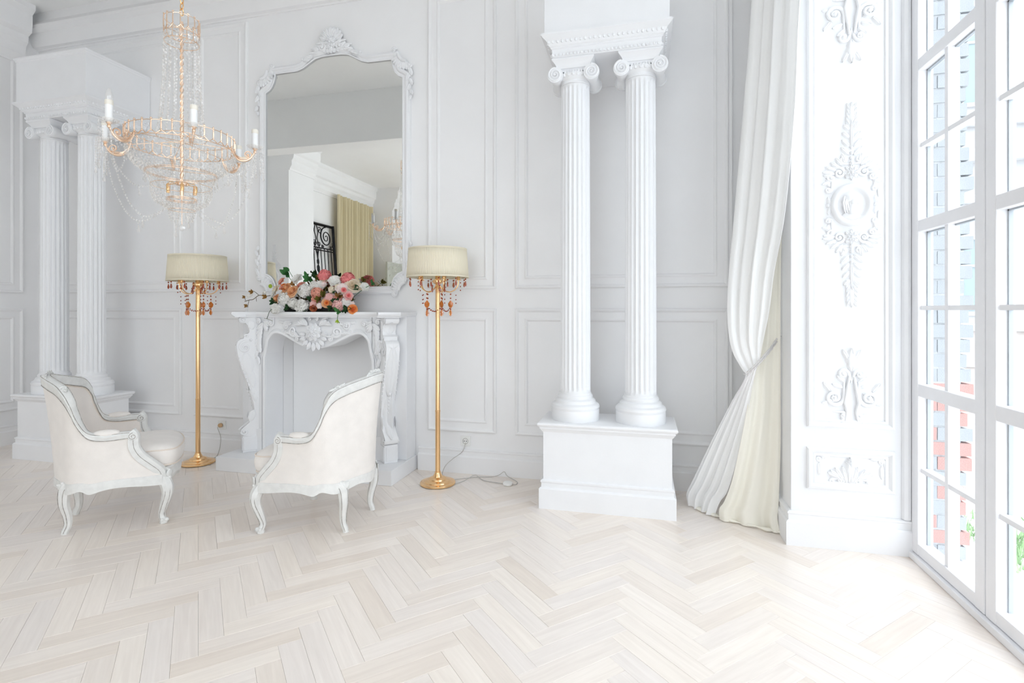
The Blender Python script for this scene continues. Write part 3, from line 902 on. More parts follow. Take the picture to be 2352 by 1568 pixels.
# scrolled console legs, turned 45 degrees
CP = [(0, 1.238), (.10, 1.240), (.135, 1.238), (.147, 1.222), (.146, 1.204), (.135, 1.190), (.118, 1.186), (.104, 1.19), (.093, 1.182), (.078, 1.165), (.069, 1.14), (.067, 1.115), (.075, 1.10), (.09, 1.095), (.106, 1.086), (.108, 1.070), (.112, 1.058), (.135, 1.052), (.154, 1.035), (.162, 1.01), (.161, .975), (.152, .92), (.135, .85), (.112, .775), (.09, .71), (.069, .645), (.05, .585), (.037, .525), (.029, .46), (.030, .42), (.045, .385), (.075, .352), (.108, .325), (.128, .305), (.134, .285), (.128, .266), (.112, .254), (.06, .25), (0, .25)]
for sx in (-1, 1):
    Bc = (XM+sx*.597, 3.784)
    dx, dy = sx*.7071, -.7071                       # outwards
    ux, uy = -dy*1.0, dx*1.0                         # sideways
    Mx = Matrix(((dx, ux, 0, Bc[0]), (dy, uy, 0, Bc[1]), (0, 0, 1, 0), (0, 0, 0, 1)))   # local (d, side, z)
    m = MB(); hw = .052
    n = len(CP); vs = [(d, -hw, z) for d, z in CP]+[(d, hw, z) for d, z in CP]
    fs = [(i, (i+1) % n, n+(i+1) % n, n+i) for i in range(n)]
    cen = len(vs)
    # triangulate sides against the back line d = -.06
    vs += [(-.06, -hw, z) for d, z in CP]+[(-.06, hw, z) for d, z in CP]
    for i in range(n-1):
        fs.append((i, cen+i, cen+i+1, i+1)); fs.append((n+i, n+i+1, cen+n+i+1, cen+n+i))
    m.add(vs, fs, Mx)
    con = m.build('console_leg', M_orn, fire, angle=35); fix_normals(con)
    m = MB(); m.box(-.06, .118, -.053, .053, .113, .252, Mx); m.box(-.05, .124, -.040, .040, .13, .238, Mx); m.box(-.05, .112, -.058, .058, .13, .238, Mx)
    m.build('leg_block', M_plaster, fire, smooth=False, bevel=.004)
    # carving on both cheeks and down the front
    m = MB()
    for s2 in (-1, 1):
        o3 = Mx @ V((0, s2*hw, 0)); F = (o3, V((dx, dy, 0)), V((0, 0, 1)), V((ux*s2, uy*s2, 0)))
        scroll(m, F, .118, 1.212, .026, 1.5, pi*.9, -1, .008); scroll(m, F, .09, 1.078, .017, 1.3, 0, 1, .007)
        scroll(m, F, .10, .985, .05, 1.5, pi*.5, -1, .009, tail=.05); scroll(m, F, .104, .288, .027, 1.4, 0, -1, .009)
        leafr(m, F, .10, .94, -1.75, .20, .085, .014, 4); leafr(m, F, .075, .82, -1.80, .18, .06, .012, 4); leafr(m, F, .05, .70, -1.75, .18, .045, .010, 3)
        leafr(m, F, .03, .46, -1.2, .10, .05, .010, 2); leafr(m, F, .05, 1.13, 1.6, .08, .05, .010, 2)
        for k in range(10): bead(m, F, .145-.0105*k, .90-.034*k, .0065)
        bead(m, F, .058, 1.045, .012); bead(m, F, .03, .60, .008)
    o = m.build('cheek_carving', M_orn, con); o['kind'] = 'stuff'
    m = MB()
    def front(z0, z1, wdt, h, lob):
        def fn(u, v):
            z = z0+(z1-z0)*v; sxx = (u-.5)*2
            d = interp(CPF, z)
            ww = wdt*(sin(pi*min(1, v*.92+.06))**.6)*(1+.25*abs(sin(lob*pi*v)))
            return Mx @ V((d+h*(1-abs(sxx)**2)-h*.5*math.exp(-(sxx/.18)**2)+h*.8*max(0, v-.8)*3, sxx*ww, z))
        m.grid(fn, 8, 16)
    CPF = sorted([(z, d) for d, z in CP[1:-2]])
    front(1.0, .62, .040, .016, 5); front(.62, .30, .036, .014, 4); front(1.11, 1.20, .038, .012, 2); front(1.0, 1.06, .036, .012, 1)
    for k in range(6): m.ball(tuple(Mx @ V((interp(CPF, .64-.03*k)+.014, 0, .64-.03*k))), .012-.0012*k, 7, 5)
    m.build('acanthus_leaf', M_orn, con)
# carved centre of the frieze and leafy corners
m = MB()
def FC(x, z):
    yb = 3.75-bulge(x)-.004
    return FR((XM+x, yb, z), (1, -(.0), 0), (0, 0, 1))
F0 = FR((XM, 3.750-.055, 0), (1, 0, 0), (0, 0, 1))
rosette(m, F0, 0, 1.118, .075, 10, .020)
for k in range(9):
    a = pi+pi*k/8; leafr(m, F0, .075*cos(a), 1.10+.07*sin(a), a, .052+.014*sin(pi*k/8), .034, .016, 1)
for sx in (-1, 1):
    Fs = FR((XM+sx*.20, 3.75-bulge(.2)-.006, 0), (1, sx*.22, 0), (0, 0, 1))
    for k in range(5): leafr(m, F0, sx*(.055+.012*k), 1.165+.004*k, pi/2-sx*(.55+.28*k), .07, .024, .014, 2)
    scroll(m, F0, sx*.105, 1.205, .024, 1.5, pi/2, sx, .009, tail=.03); scroll(m, F0, sx*.03, 1.222, .016, 1.2, pi/2, -sx, .007)
    scroll(m, Fs, sx*.00, 1.12, .042, 1.6, -pi/2, sx, .011, tail=.07); scroll(m, Fs, sx*.075, 1.165, .034, 1.5, pi/2, -sx, .010, tail=.06); scroll(m, Fs, -sx*.05, 1.06, .022, 1.4, pi/2, -sx, .008, tail=.05)
    for k in range(6): leafr(m, Fs, sx*(-.05+.03*k), 1.075+.012*k, (0 if sx > 0 else pi)+sx*(.5-.3*k+.3), .06, .028, .012, 2)
    for k in range(7): leafr(m, Fs, sx*(.02+.02*k), 1.19+.003*k, (0 if sx > 0 else pi)-sx*.5, .045, .02, .010, 1)
    Fc = FR((XM+sx*.53, 3.735, 0), (1, 0, 0), (0, 0, 1))
    scroll(m, Fc, -sx*.10, 1.185, .026, 1.5, 0, sx, .009, tail=.05); scroll(m, Fc, sx*.02, 1.20, .022, 1.5, pi/2, sx, .008, tail=.04)
    for k in range(7): leafr(m, Fc, sx*(-.03+.010*k), 1.185-.028*k, -pi/2+sx*(.9-.22*k), .085, .036, .015, 2)
    for k in range(4): leafr(m, Fc, sx*.03, 1.06-.05*k, -pi/2+sx*(.25*(-1)**k), .075, .03, .013, 2)
    for k in range(4): leafr(m, Fc, -sx*.03, 1.20-.012*k, pi-sx*pi/2*0+(.3 if sx > 0 else -.3)+k*.2*sx+ (0 if sx > 0 else pi), .06, .026, .012, 2)
m.build('frieze_carving', M_orn, fire, angle=60)

# ================================================================ MIRROR
mir = thing('wall_mirror', 'tall white framed mirror with shell crest above the fireplace', 'mirror', (XM, YB, 1.42))
half = [(0, 3.465), (.09, 3.463), (.16, 3.452), (.22, 3.42), (.28, 3.385), (.34, 3.368), (.42, 3.366), (.50, 3.366), (.565, 3.365)]
half += [(.565+.10*(1-cos(a))*1.0, 3.365-.155*sin(a)) for a in [radians(q) for q in (12, 30, 48, 66, 82)]]
half += [(.665, 3.20), (.665, 2.4), (.665, 1.60)]
half += [(.665-.10*sin(a), 1.60-.118*(1-cos(a))) for a in [radians(q) for q in (8, 30, 52, 74)]]
half += [(.56, 1.478), (.3, 1.476), (0, 1.476)]
OUT = [(XM+x, z) for x, z in half]+[(XM-x, z) for x, z in half[::-1][1:-1]]
n = len(OUT)
c0_ = (XM, 2.45)
vs = [(x, YB-.012, z) for x, z in OUT]+[(c0_[0], YB-.012, c0_[1])]
g = MB().add(vs, [((i+1) % n, i, n) for i in range(n)])
g.build('mirror_glass', M_mirror, mir, smooth=False)
m = MB()
MP = [(-.012, .0), (-.012, .022), (-.004, .026), (.004, .020), (.012, .020), (.022, .034), (.034, .038), (.046, .032), (.052, .018), (.058, .016), (.058, 0)]
path = [(x, YB-.001, z) for x, z in OUT]
m.sweep(path, [(-a, b_) for a, b_ in MP], (0, -1, 0), closed=True)
o = m.build('frame', M_orn, mir, angle=35); fix_normals(o)
Fm = FR((XM, YB-.03, 0), (1, 0, 0), (0, 0, 1))
m = MB()
rosette(m, Fm, 0, 3.555, .060, 8, .024)
for k in range(9):
    a = radians(20+17.5*k); leafr(m, Fm, .035*cos(a), 3.575+.03*sin(a), a, .085, .040, .022, 2)
for sx in (-1, 1):
    scroll(m, Fm, sx*.085, 3.525, .040, 1.5, pi/2, sx, .014, tail=.06); scroll(m, Fm, sx*.145, 3.50, .026, 1.4, pi/2, sx, .011, tail=.05)
    for k in range(6): leafr(m, Fm, sx*(.05+.03*k), 3.53-.016*k, (0 if sx > 0 else pi)+sx*(.75-.22*k), .07, .034, .018, 2)
    leafr(m, Fm, sx*.18, 3.475, (-.45 if sx > 0 else pi+.45), .10, .034, .016, 3); bead(m, Fm, sx*.275, 3.445, .014)
    leafr(m, Fm, sx*.02, 3.51, -pi/2+sx*.25, .045, .034, .020, 1); leafr(m, Fm, sx*.045, 3.512, -pi/2+sx*.5, .045, .03, .018, 1)
leafr(m, Fm, 0, 3.515, -pi/2, .05, .036, .022, 1)
m.build('crest', M_orn, mir, angle=60)
for sx in (-1, 1):
    for top in (True, False):
        m = MB()
        cx_, cz = sx*.635, (3.335 if top else 1.545); sg = 1 if top else -1
        # ribbed shell wrapped round the notch
        for k in range(7):
            a = (radians(200+12*k) if top else radians(100+12*k)); a = a if sx > 0 else pi-a
            bx, bz = sx*.69, (3.385 if top else 1.455)
            r0_, r1_ = .058, .135
            leafr(m, Fm, bx+cos(a)*r0_, bz+sin(a)*r0_, a, r1_-r0_, .034, .018, 1)
        pts = []
        for k in range(9):
            a = (radians(180+11.25*k) if top else radians(90+11.25*k)); a = a if sx > 0 else pi-a
            pts.append(fp(Fm, sx*.69+.062*cos(a), (3.385 if top else 1.455)+.062*sin(a), .012))
        m.tube(pts, .014, 7)
        scroll(m, Fm, sx*.585, (3.425 if top else 1.425), .022, 1.4, 0, sx*sg, .011); scroll(m, Fm, sx*.715, (3.285 if top else 1.575), .022, 1.4, 0, -sx*sg, .011)
        for k in range(6):
            leafr(m, Fm, sx*(.715+.004*k), (3.27-.045*k if top else 1.59+.045*k), -sg*pi/2+sx*sg*(.35*(-1)**k), .075-.006*k, .036-.003*k, .018, 2)
        m.build('corner_ornament', M_orn, mir, angle=60)
# ================================================================ ARMCHAIRS (local: x forward, y left)
TOPR = [(.082, -.307, .572), (.03, -.311, .572), (-.05, -.313, .572), (-.115, -.315, .590), (-.150, -.315, .645), (-.175, -.313, .715), (-.195, -.308, .780), (-.225, -.278, .832), (-.262, -.20, .858), (-.315, -.11, .882), (-.352, -.035, .900)]
BOTR = [(.225, -.288, .300), (.10, -.297, .298), (-.02, -.297, .302), (-.09, -.290, .300), (-.12, -.282, .300), (-.145, -.273, .300), (-.175, -.258, .300), (-.21, -.225, .300), (-.25, -.155, .300), (-.28, -.085, .298), (-.293, -.025, .298)]
def mirr(L): return L+[(x, -y, z) for x, y, z in L[::-1]]
TOP = catmull(mirr(TOPR), 6); BOT = catmull(mirr(BOTR), 6)
NT = len(TOP)
def shell_pt(u, v, off):
    f = u*(NT-1); i = min(NT-2, int(f)); t = f-i
    a = BOT[i].lerp(BOT[i+1], t); b_ = TOP[i].lerp(TOP[i+1], t)
    tg = (TOP[i+1]-TOP[i]+BOT[i+1]-BOT[i]); nrm = V((tg.y, -tg.x, 0)).normalized()     # outwards
    p = a.lerp(b_, v)
    we = max(0, 1-min(u, 1-u)/.13); p.x -= .048*sin(pi*v)*we*we
    return p+nrm*(off+.010*sin(pi*v)*(1 if off > 0 else .6))
def make_chair(label, loc, rz):
    t = thing('armchair', label, 'armchair', loc, rz, None)
    kw = dict(parent=t, world=False)
    m = MB(); m.grid(lambda u, v: shell_pt(u, v, .014), 70, 9); o = m.build('outside_upholstery', M_fab, **kw); fix_normals(o)
    m = MB(); m.grid(lambda u, v: shell_pt(u, v*.985, -.020), 70, 9); o = m.build('inside_upholstery', M_fabseat, **kw); fix_normals(o)
    ups = [(TOP[i]-BOT[i]).normalized() for i in range(NT)]
    hgt = [smoothstep(.60, .76, TOP[i].z) for i in range(NT)]
    m = MB()
    vs = []; fs = []
    prof = [(-.021, -1), (.021, -1), (.025, -.75), (.024, -.3), (.027, .0), (.022, .55), (.010, 1), (-.010, 1), (-.022, .55), (-.027, 0), (-.024, -.3), (-.025, -.75)]
    for i in range(NT):
        tg = (TOP[min(NT-1, i+1)]-TOP[max(0, i-1)]).normalized(); side = tg.cross(ups[i]).normalized()
        low = .026+.020*hgt[i]
        for a, b_ in prof:
            vs.append(tuple(TOP[i]+side*a+ups[i]*(b_*(.014) if b_ > 0 else b_*low)))
    k = len(prof)
    for i in range(NT-1):
        for j in range(k):
            l = (j+1) % k; fs.append((i*k+j, i*k+l, i*k+k+l, i*k+k+j))
    fs.append(tuple(range(k))[::-1]); fs.append(tuple(range((NT-1)*k, NT*k)))
    m.add(vs, fs); rail = m.build('top_rail', M_wood, **kw); fix_normals(rail)
    # aged grey lines along the mouldings of the rail
    m = MB()
    for sgn, fr_ in ((1, -1.0), (-1, -1.0)):
        pts = []
        for i in range(NT):
            tg = (TOP[min(NT-1, i+1)]-TOP[max(0, i-1)]).normalized(); side = tg.cross(ups[i]).normalized(); low = .026+.020*hgt[i]
            pts.append(TOP[i]+side*(.0235*sgn)+ups[i]*(fr_*low))
        m.tube(pts, .0018, 5)
        pts = []
        for i in range(NT):
            tg = (TOP[min(NT-1, i+1)]-TOP[max(0, i-1)]).normalized(); side = tg.cross(ups[i]).normalized()
            pts.append(TOP[i]+side*(.0215*sgn)+ups[i]*.0085)
        m.tube(pts, .0018, 5)
    o = m.build('glaze_line', M_glaze, rail, world=False); o['kind'] = 'stuff'
    # crest carving
    m = MB(); ic = NT//2
    up = ups[ic]; Fc = (TOP[ic]+V((.018, 0, 0))+up*.006, V((0, -1, 0)), up, V((0, -1, 0)).cross(up))
    rosette(m, Fc, 0, .0, .030, 6, .010)
    for sx in (-1, 1):
        for q in range(3): leafr(m, Fc, sx*(.02+.018*q), .004-.003*q, (0 if sx > 0 else pi)+sx*.25*(1-q), .05, .024, .010, 2)
        i2 = 12*1+30 if False else None
    m.build('crest_carving', M_wood, **kw)
    for sx in (0, 1):
        m = MB(); i = 44 if sx == 0 else NT-1-44
        Fq = (TOP[i]+ups[i]*.012, (TOP[i+1]-TOP[i-1]).normalized(), V((0, 0, 1)), V((0, 0, 1)))
        Fq = (Fq[0], Fq[1], Fq[1].cross(V((0, 0, 1))).normalized(), V((0, 0, 1)))
        rosette(m, Fq, 0, 0, .019, 5, .008); leafr(m, Fq, .015, 0, 0, .04, .018, .008, 1); leafr(m, Fq, -.015, 0, pi, .04, .018, .008, 1)
        m.build('shoulder_carving', M_wood, **kw)
    for s in (-1, 1):
        # arm post with scroll
        m = MB()
        P = catmull([(.074, s*.307, .582), (.092, s*.309, .555), (.092, s*.309, .52), (.098, s*.307, .48), (.125, s*.303, .43), (.172, s*.297, .38), (.218, s*.288, .33), (.232, s*.278, .285)], 4)
        m.sweep([tuple(p) for p in P], [(-.021, -.028), (.021, -.028), (.024, 0), (.021, .022), (.008, .030), (-.008, .030), (-.021, .022), (-.024, 0)], (1, 0, .3))
        post = m.build('arm_post', M_wood, **kw); fix_normals(post)
        m = MB(); M = Matrix.Translation((.088, s*.307, .556)) @ Matrix.Rotation(pi/2, 4, 'X')
        m.lathe([(0, -.028), (.022, -.028), (.0265, -.024), (.0265, .024), (.022, .028), (0, .028)], 18, M=M)
        m.build('arm_scroll', M_wood, post, world=False)
        m = MB()
        for q in (-1, 1):
            sp = []
            for k in range(22):
                a = pi/2+2*pi*1.4*k/21*(1); r = .021*(1-.8*k/21)
                sp.append((.088+r*cos(a), s*.307+q*.029, .556+r*sin(a)))
            m.tube(sp, .0018, 5)
            m.tube([(p.x-.002, s*abs(p.y)+q*.0235*1.0, p.z) for p in P[5:]], .0018, 5)
        o = m.build('glaze_line', M_glaze, post, world=False); o['kind'] = 'stuff'
        # upholstered elbow pad
        m = MB()
        def pad(u, v):
            a = 2*pi*v; x = -.105+.135*u; w = sin(pi*min(1, max(0, u)))**.35
            return (x, s*.311+.029*w*cos(a), .583+.024*w*max(-.35, sin(a)))
        m.grid(pad, 14, 12); m.build('elbow_pad', M_fabseat, **kw)
        m = MB(); m.tube([(-.112+.150*k/16, s*(.311+.029*(sin(pi*k/16)**.4)), .582-.002-.016*(sin(pi*k/16)**.5)) for k in range(17)], .0045, 6)
        m.tube([(-.112+.150*k/16, s*(.311-.029*(sin(pi*k/16)**.4)), .582-.002-.016*(sin(pi*k/16)**.5)) for k in range(17)], .0045, 6)
        o = m.build('pad_moulding', M_wood, **kw); o['kind'] = 'stuff'
        # legs
        m = MB()
        P = catmull([(.222, s*.262, .292), (.253, s*.288, .235), (.257, s*.292, .18), (.240, s*.278, .11), (.228, s*.268, .055), (.236, s*.276, .02), (.238, s*.278, .0)], 5)
        R = [interp([(0, .036), (.2, .035), (.4, .027), (.62, .019), (.8, .0175), (.92, .023), (1, .021)], i/(len(P)-1)) for i in range(len(P))]
        m.tube([tuple(p) for p in P], R, 8)
        m.ball((.252, s*.288, .022), (.014, .012, .014), 8, 5); m.ball((.230, s*.292, .022), (.010, .010, .013), 8, 5)
        leg = m.build('front_leg', M_wood, **kw)
        m = MB(); Fk = (V((.267, s*.293, .25)), V((-.6, s*-.0+s*.6, 0)).normalized(), V((0, 0, 1)), V((.7, s*.7, 0)))
        leafr(m, Fk, 0, .03, -pi/2, .11, .045, .010, 3); leafr(m, Fk, 0, .03, pi/2, .05, .035, .010, 1); bead(m, Fk, 0, .03, .009)
        m.build('knee_carving', M_wood, leg, world=False, angle=60)
        m = MB()
        for q in (-1, 1): m.tube([(p.x+.012*q, p.y+s*R[i]*.86-s*.004*abs(q), p.z) for i, p in enumerate(P[3:-3])], .0018, 5)
        o = m.build('glaze_line', M_glaze, leg, world=False); o['kind'] = 'stuff'
        m = MB()
        P = catmull([(-.215, s*.205, .296), (-.238, s*.200, .255), (-.242, s*.194, .18), (-.230, s*.180, .11), (-.228, s*.172, .055), (-.242, s*.172, .015), (-.244, s*.172, 0)], 5)
        R = [interp([(0, .034), (.2, .031), (.4, .025), (.65, .019), (.85, .018), (1, .0185)], i/(len(P)-1)) for i in range(len(P))]
        m.tube([tuple(p) for p in P], R, 8); leg = m.build('rear_leg', M_wood, **kw)
        m = MB(); Fk = (V((-.247, s*.212, .262)), V((.7, s*.7, 0)).normalized(), V((0, 0, 1)), V((-.7, s*.7, 0)))
        for q in range(3): leafr(m, Fk, 0, .0, pi/2+.8*(q-1), .05, .032, .010, 1)
        leafr(m, Fk, 0, 0, -pi/2, .06, .028, .009, 1); m.build('knee_carving', M_wood, leg, world=False, angle=60)
        m = MB(); m.tube([(p.x-.004, p.y+s*R[i]*.93, p.z) for i, p in enumerate(P[3:-3])], .0018, 5)
        m.tube([(p.x-R[i]*.93, p.y, p.z) for i, p in enumerate(P[3:-3])], .0018, 5)
        o = m.build('glaze_line', M_glaze, leg, world=False); o['kind'] = 'stuff'
    # seat rail: serpentine apron all round
    path = [(p.x*1.02, p.y*1.02, .298) for p in BOT]
    front = catmull([(.245, .285, .330), (.285, .20, .330), (.300, .10, .330), (.305, 0, .330), (.300, -.10, .330), (.285, -.20, .330), (.245, -.285, .330)], 5)
    for nm, pts in (('seat_rail', path), ('front_rail', [tuple(p) for p in front])):
        m = MB(); n = len(pts); vs = []; fs = []
        pf = [(-.018, .012), (.016, .012), (.022, .004), (.018, -.010), (.024, -.035), (.020, -.060), (.012, -.072), (-.018, -.072)] if nm == 'front_rail' else [(-.018, .010), (.016, .010), (.021, .004), (.017, -.006), (.022, -.020), (.019, -.036), (.012, -.044), (-.018, -.044)]
        for i in range(n):
            a, c = V(pts[max(0, i-1)]), V(pts[min(n-1, i+1)])
            tg = (c-a).normalized(); nr = V((tg.y, -tg.x, 0)) if nm == 'seat_rail' else V((-tg.y, tg.x, 0)) * (1 if True else 1)
            if nm == 'front_rail': nr = V((1, 0, 0)) if abs(tg.x) < .01 else V((-tg.y, tg.x, 0)); nr = nr if nr.x > 0 else -nr
            wv = .010*cos(2*pi*i/(n-1)*(6 if nm == 'seat_rail' else 3))
            for d, z in pf: vs.append(tuple(V(pts[i])+nr*d+V((0, 0, z-(wv if z < -.03 else wv*.4)))))
        k = len(pf)
        for i in range(n-1):
            for j in range(k):
                l = (j+1) % k; fs.append((i*k+j, i*k+l, i*k+k+l, i*k+k+j))
        fs.append(tuple(range(k))[::-1]); fs.append(tuple(range((n-1)*k, n*k)))
        m.add(vs, fs); o = m.build(nm, M_wood, **kw); fix_normals(o)
        if nm == 'seat_rail':
            m2 = MB()
            for zz in (.010, -.007):
                q = []
                for i in range(n):
                    a, c = V(pts[max(0, i-1)]), V(pts[min(n-1, i+1)]); tg = (c-a).normalized(); nr = V((tg.y, -tg.x, 0))
                    q.append(V(pts[i])+nr*.0205+V((0, 0, zz-.004*cos(2*pi*i/(n-1)*6))))
                m2.tube(q, .0018, 5)
            g = m2.build('glaze_line', M_glaze, o, world=False); g['kind'] = 'stuff'
    # seat cushion
    out = catmull([(.345, 0, 0), (.332, .15, 0), (.300, .250, 0), (.235, .274, 0), (.185, .262, 0), (.05, .262, 0), (-.09, .245, 0), (-.19, .185, 0), (-.235, .08, 0), (-.235, -.08, 0), (-.19, -.185, 0), (-.09, -.245, 0), (.05, -.262, 0), (.185, -.262, 0), (.235, -.274, 0), (.300, -.250, 0), (.332, -.15, 0)], 4, True)
    m = MB(); n = len(out); vs = []; fs = []
    rings = [(.55, .338), (.90, .338), (.955, .345), (.985, .365), (1.0, .392), (1.0, .415), (.985, .436), (.955, .450), (.88, .464), (.72, .478), (.5, .487), (.25, .491)]
    for sc, z in rings:
        for p in out: vs.append((.05+(p.x-.05)*sc, p.y*sc, z))
    for i in range(len(rings)-1):
        for k in range(n):
            l = (k+1) % n; fs.append((i*n+k, i*n+l, i*n+n+l, i*n+n+k))
    fs.append(tuple(range(n))[::-1]); fs.append(tuple(range((len(rings)-1)*n, len(rings)*n)))
    m.add(vs, fs); cu = m.build('seat_cushion', M_fabseat, angle=80, **kw)
    m = MB(); m.tube([(.05+(p.x-.05)*.985, p.y*.985, .441) for p in out], .0042, 6, closed=True); m.build('top_piping', M_piping, cu, world=False)
    m = MB(); m.tube([(.05+(p.x-.05)*.965, p.y*.965, .346) for p in out], .0042, 6, closed=True); m.build('bottom_piping', M_piping, cu, world=False)
    # piping around the outside panel
    m = MB()
    q = [TOP[i]-ups[i]*(.031+.020*hgt[i])+V(((TOP[min(NT-1, i+1)]-TOP[max(0, i-1)]).y, -(TOP[min(NT-1, i+1)]-TOP[max(0, i-1)]).x, 0)).normalized()*.018 for i in range(NT)]
    m.tube(q, .0040, 6); m.build('panel_piping', M_piping, **kw)
    return t
ch = make_chair('cream linen bergere armchair seen from behind its back, standing before the fireplace opening', (-1.944, 2.895, 0), pi+.057)
dup(ch, (-3.203, 2.607, 0), radians(45.6), 'cream linen bergere armchair before the corner column pedestal, seat turned to the fireplace')

# ================================================================ FLOOR LAMPS
def make_lamp(label, loc):
    t = thing('floor_lamp', label, 'lamp', loc, 0.0, None)
    kw = dict(parent=t, world=False)
    MB().lathe([(.118, 0), (.131, .003), (.132, .012), (.128, .017), (.116, .020), (.104, .021), (.100, .027), (.085, .034), (.070, .036), (.066, .044), (.050, .052), (.036, .055), (.032, .066), (.026, .076), (.0225, .084), (.0225, .092), (.018, .094)], 40).build('base', M_gold, angle=25, **kw)
    MB().lathe([(.0185, .09), (.0185, .535), (.0198, .538), (.0198, .548), (.0172, .551), (.0172, 1.50), (.0155, 1.505)], 20).build('pole', M_gold, **kw)
    m = MB(); m.lathe([(.016, 1.485), (.030, 1.492), (.041, 1.502), (.042, 1.512), (.030, 1.520), (.020, 1.525), (.018, 1.56), (.008, 1.57), (.006, 1.735), (0, 1.737)], 20)
    hub = m.build('hub', M_gold, **kw)
    # pleated drum shade
    def sh(u, v):
        k = 110; r = .2275-.0145*v + .0022*cos(2*pi*k*u)
        return (r*cos(2*pi*u), r*sin(2*pi*u), 1.537+.212*v)
    m = MB(); m.grid(sh, 440, 3, True); shade = m.build('shade', M_shade, solid=.0015, angle=80, **kw)
    for z, r in ((1.541, .2300), (1.745, .2155)):
        m = MB(); m.lathe([(r-.001, z-.006), (r+.0015, z-.005), (r+.0015, z+.005), (r-.001, z+.006), (r-.004, z), (r-.001, z-.006)], 72, caps=False)
        m.build('shade_band', M_shade, shade, world=False)
    for k in range(3):
        a = 2*pi*k/3; m = MB(); m.tube([(0, 0, 1.735), (.212*cos(a), .212*sin(a), 1.742)], .002, 5); m.build('shade_spoke', M_gold, **kw)
    bead_me = MB().ball((0, 0, 0), .0062, 8, 6).build('bead', M_amberd, smooth=True); bm1 = bead_me.data; bpy.data.objects.remove(bead_me)
    dr = MB().lathe([(0, .026), (.0035, .020), (.0075, .006), (.0088, -.004), (.006, -.014), (0, -.019)], 8).build('x', M_amberd, smooth=False); bm2 = dr.data; bpy.data.objects.remove(dr)
    dr = MB().lathe([(0, .030), (.006, .020), (.0125, .004), (.0135, -.004), (.009, -.018), (0, -.026)], 8).build('x', M_amber, smooth=False); bm3 = dr.data; bpy.data.objects.remove(dr)
    lf = MB(); lf.add([(0, 0, .030), (.019, 0, .006), (.017, 0, -.012), (.006, 0, -.028), (-.006, 0, -.028), (-.017, 0, -.012), (-.019, 0, .006), (0, .009, -.002), (0, -.009, -.002)],
        [(0, 1, 7), (1, 2, 7), (2, 3, 7), (3, 4, 7), (4, 5, 7), (5, 6, 7), (6, 0, 7), (1, 0, 8), (2, 1, 8), (3, 2, 8), (4, 3, 8), (5, 4, 8), (6, 5, 8), (0, 6, 8)])
    dr = lf.build('x', M_amber, smooth=False); bm4 = dr.data; bpy.data.objects.remove(dr)
    for me, nm in ((bm1, 'bead'), (bm2, 'small_drop'), (bm3, 'drop'), (bm4, 'leaf_crystal')): me.name = nm
    def put(me, x, y, z, rz=0.0, par=t):
        o = bpy.data.objects.new(me.name, me); COL.objects.link(o); o.parent = par; o.location = (x, y, z); o.rotation_euler = (0, 0, rz); return o
    wires = MB()
    for k in range(5):
        a = 2*pi*k/5+.35; ca, sa = cos(a), sin(a)
        P = catmull([(.016, 0, 1.478), (.030, 0, 1.455), (.060, 0, 1.434), (.095, 0, 1.430), (.130, 0, 1.448), (.150, 0, 1.480), (.154, 0, 1.520)], 5)
        m = MB(); m.tube([(p.x*ca, p.x*sa, p.z) for p in P], .0040, 7); arm = m.build('arm', M_gold, **kw)
        m = MB(); m.lathe([(0, 1.516), (.020, 1.516), (.022, 1.520), (.012, 1.524), (.0115, 1.565), (0, 1.565)], 12, c=(.154*ca, .154*sa, 0)); m.build('candle_socket', M_gold, arm, world=False)
        # long strand under the bend of the arm
        x, y = .095*ca, .095*sa
        put(bm1, x, y, 1.412); put(bm1, x, y, 1.382); put(bm4, x, y, 1.338, a+.9*k); put(bm1, x, y, 1.302); put(bm3, x, y, 1.272)
        wires.tube([(x, y, 1.43), (x, y, 1.26)], .0007, 4)
        # swag of beads to the next strand
        a2 = a+2*pi/5; x2, y2 = .095*cos(a2), .095*sin(a2)
        for q in range(1, 8):
            u = q/8; put(bm1, x+(x2-x)*u, y+(y2-y)*u, 1.318-.034*sin(pi*u)+.0).scale = (.75, .75, .75)
        # short side strand at the socket
        x, y = .168*ca, .168*sa
        for z in (1.498, 1.47, 1.442): put(bm1, x, y, z).scale = (.8, .8, .8)
        for z in (1.405, 1.372, 1.345): put(bm1, .135*cos(a+.1), .135*sin(a+.1), z).scale = (.75, .75, .75)
        put(bm1, .03*cos(a+.5), .03*sin(a+.5), 1.508); put(bm1, .05*cos(a), .05*sin(a), 1.475); put(bm2, .05*cos(a), .05*sin(a), 1.445)
    for k in range(10):
        a = 2*pi*k/10+.1; r = .212; x, y = r*cos(a), r*sin(a)
        put(bm1, x, y, 1.522); put(bm2, x, y, 1.486); wires.tube([(x, y, 1.54), (x, y, 1.50)], .0007, 4)
    for k in range(6):
        a = 2*pi*k/6+.5; r = .12; x, y = r*cos(a), r*sin(a)
        put(bm1, x, y, 1.515); put(bm2, x, y, 1.48)
    o = wires.build('hanging_wire', M_gold, **kw); o['kind'] = 'stuff'
    return t
l0 = make_lamp('brass floor lamp with cream pleated drum shade and amber drops, right of the fireplace by the curtain side', (-1.494, 3.662, 0))
l0['label'] = 'brass floor lamp with cream pleated shade standing between the fireplace and the curtained columns'
dup(l0, (-3.656, 3.652, 0), 0.55, 'brass floor lamp with cream pleated shade standing under the chandelier beside the fireplace')

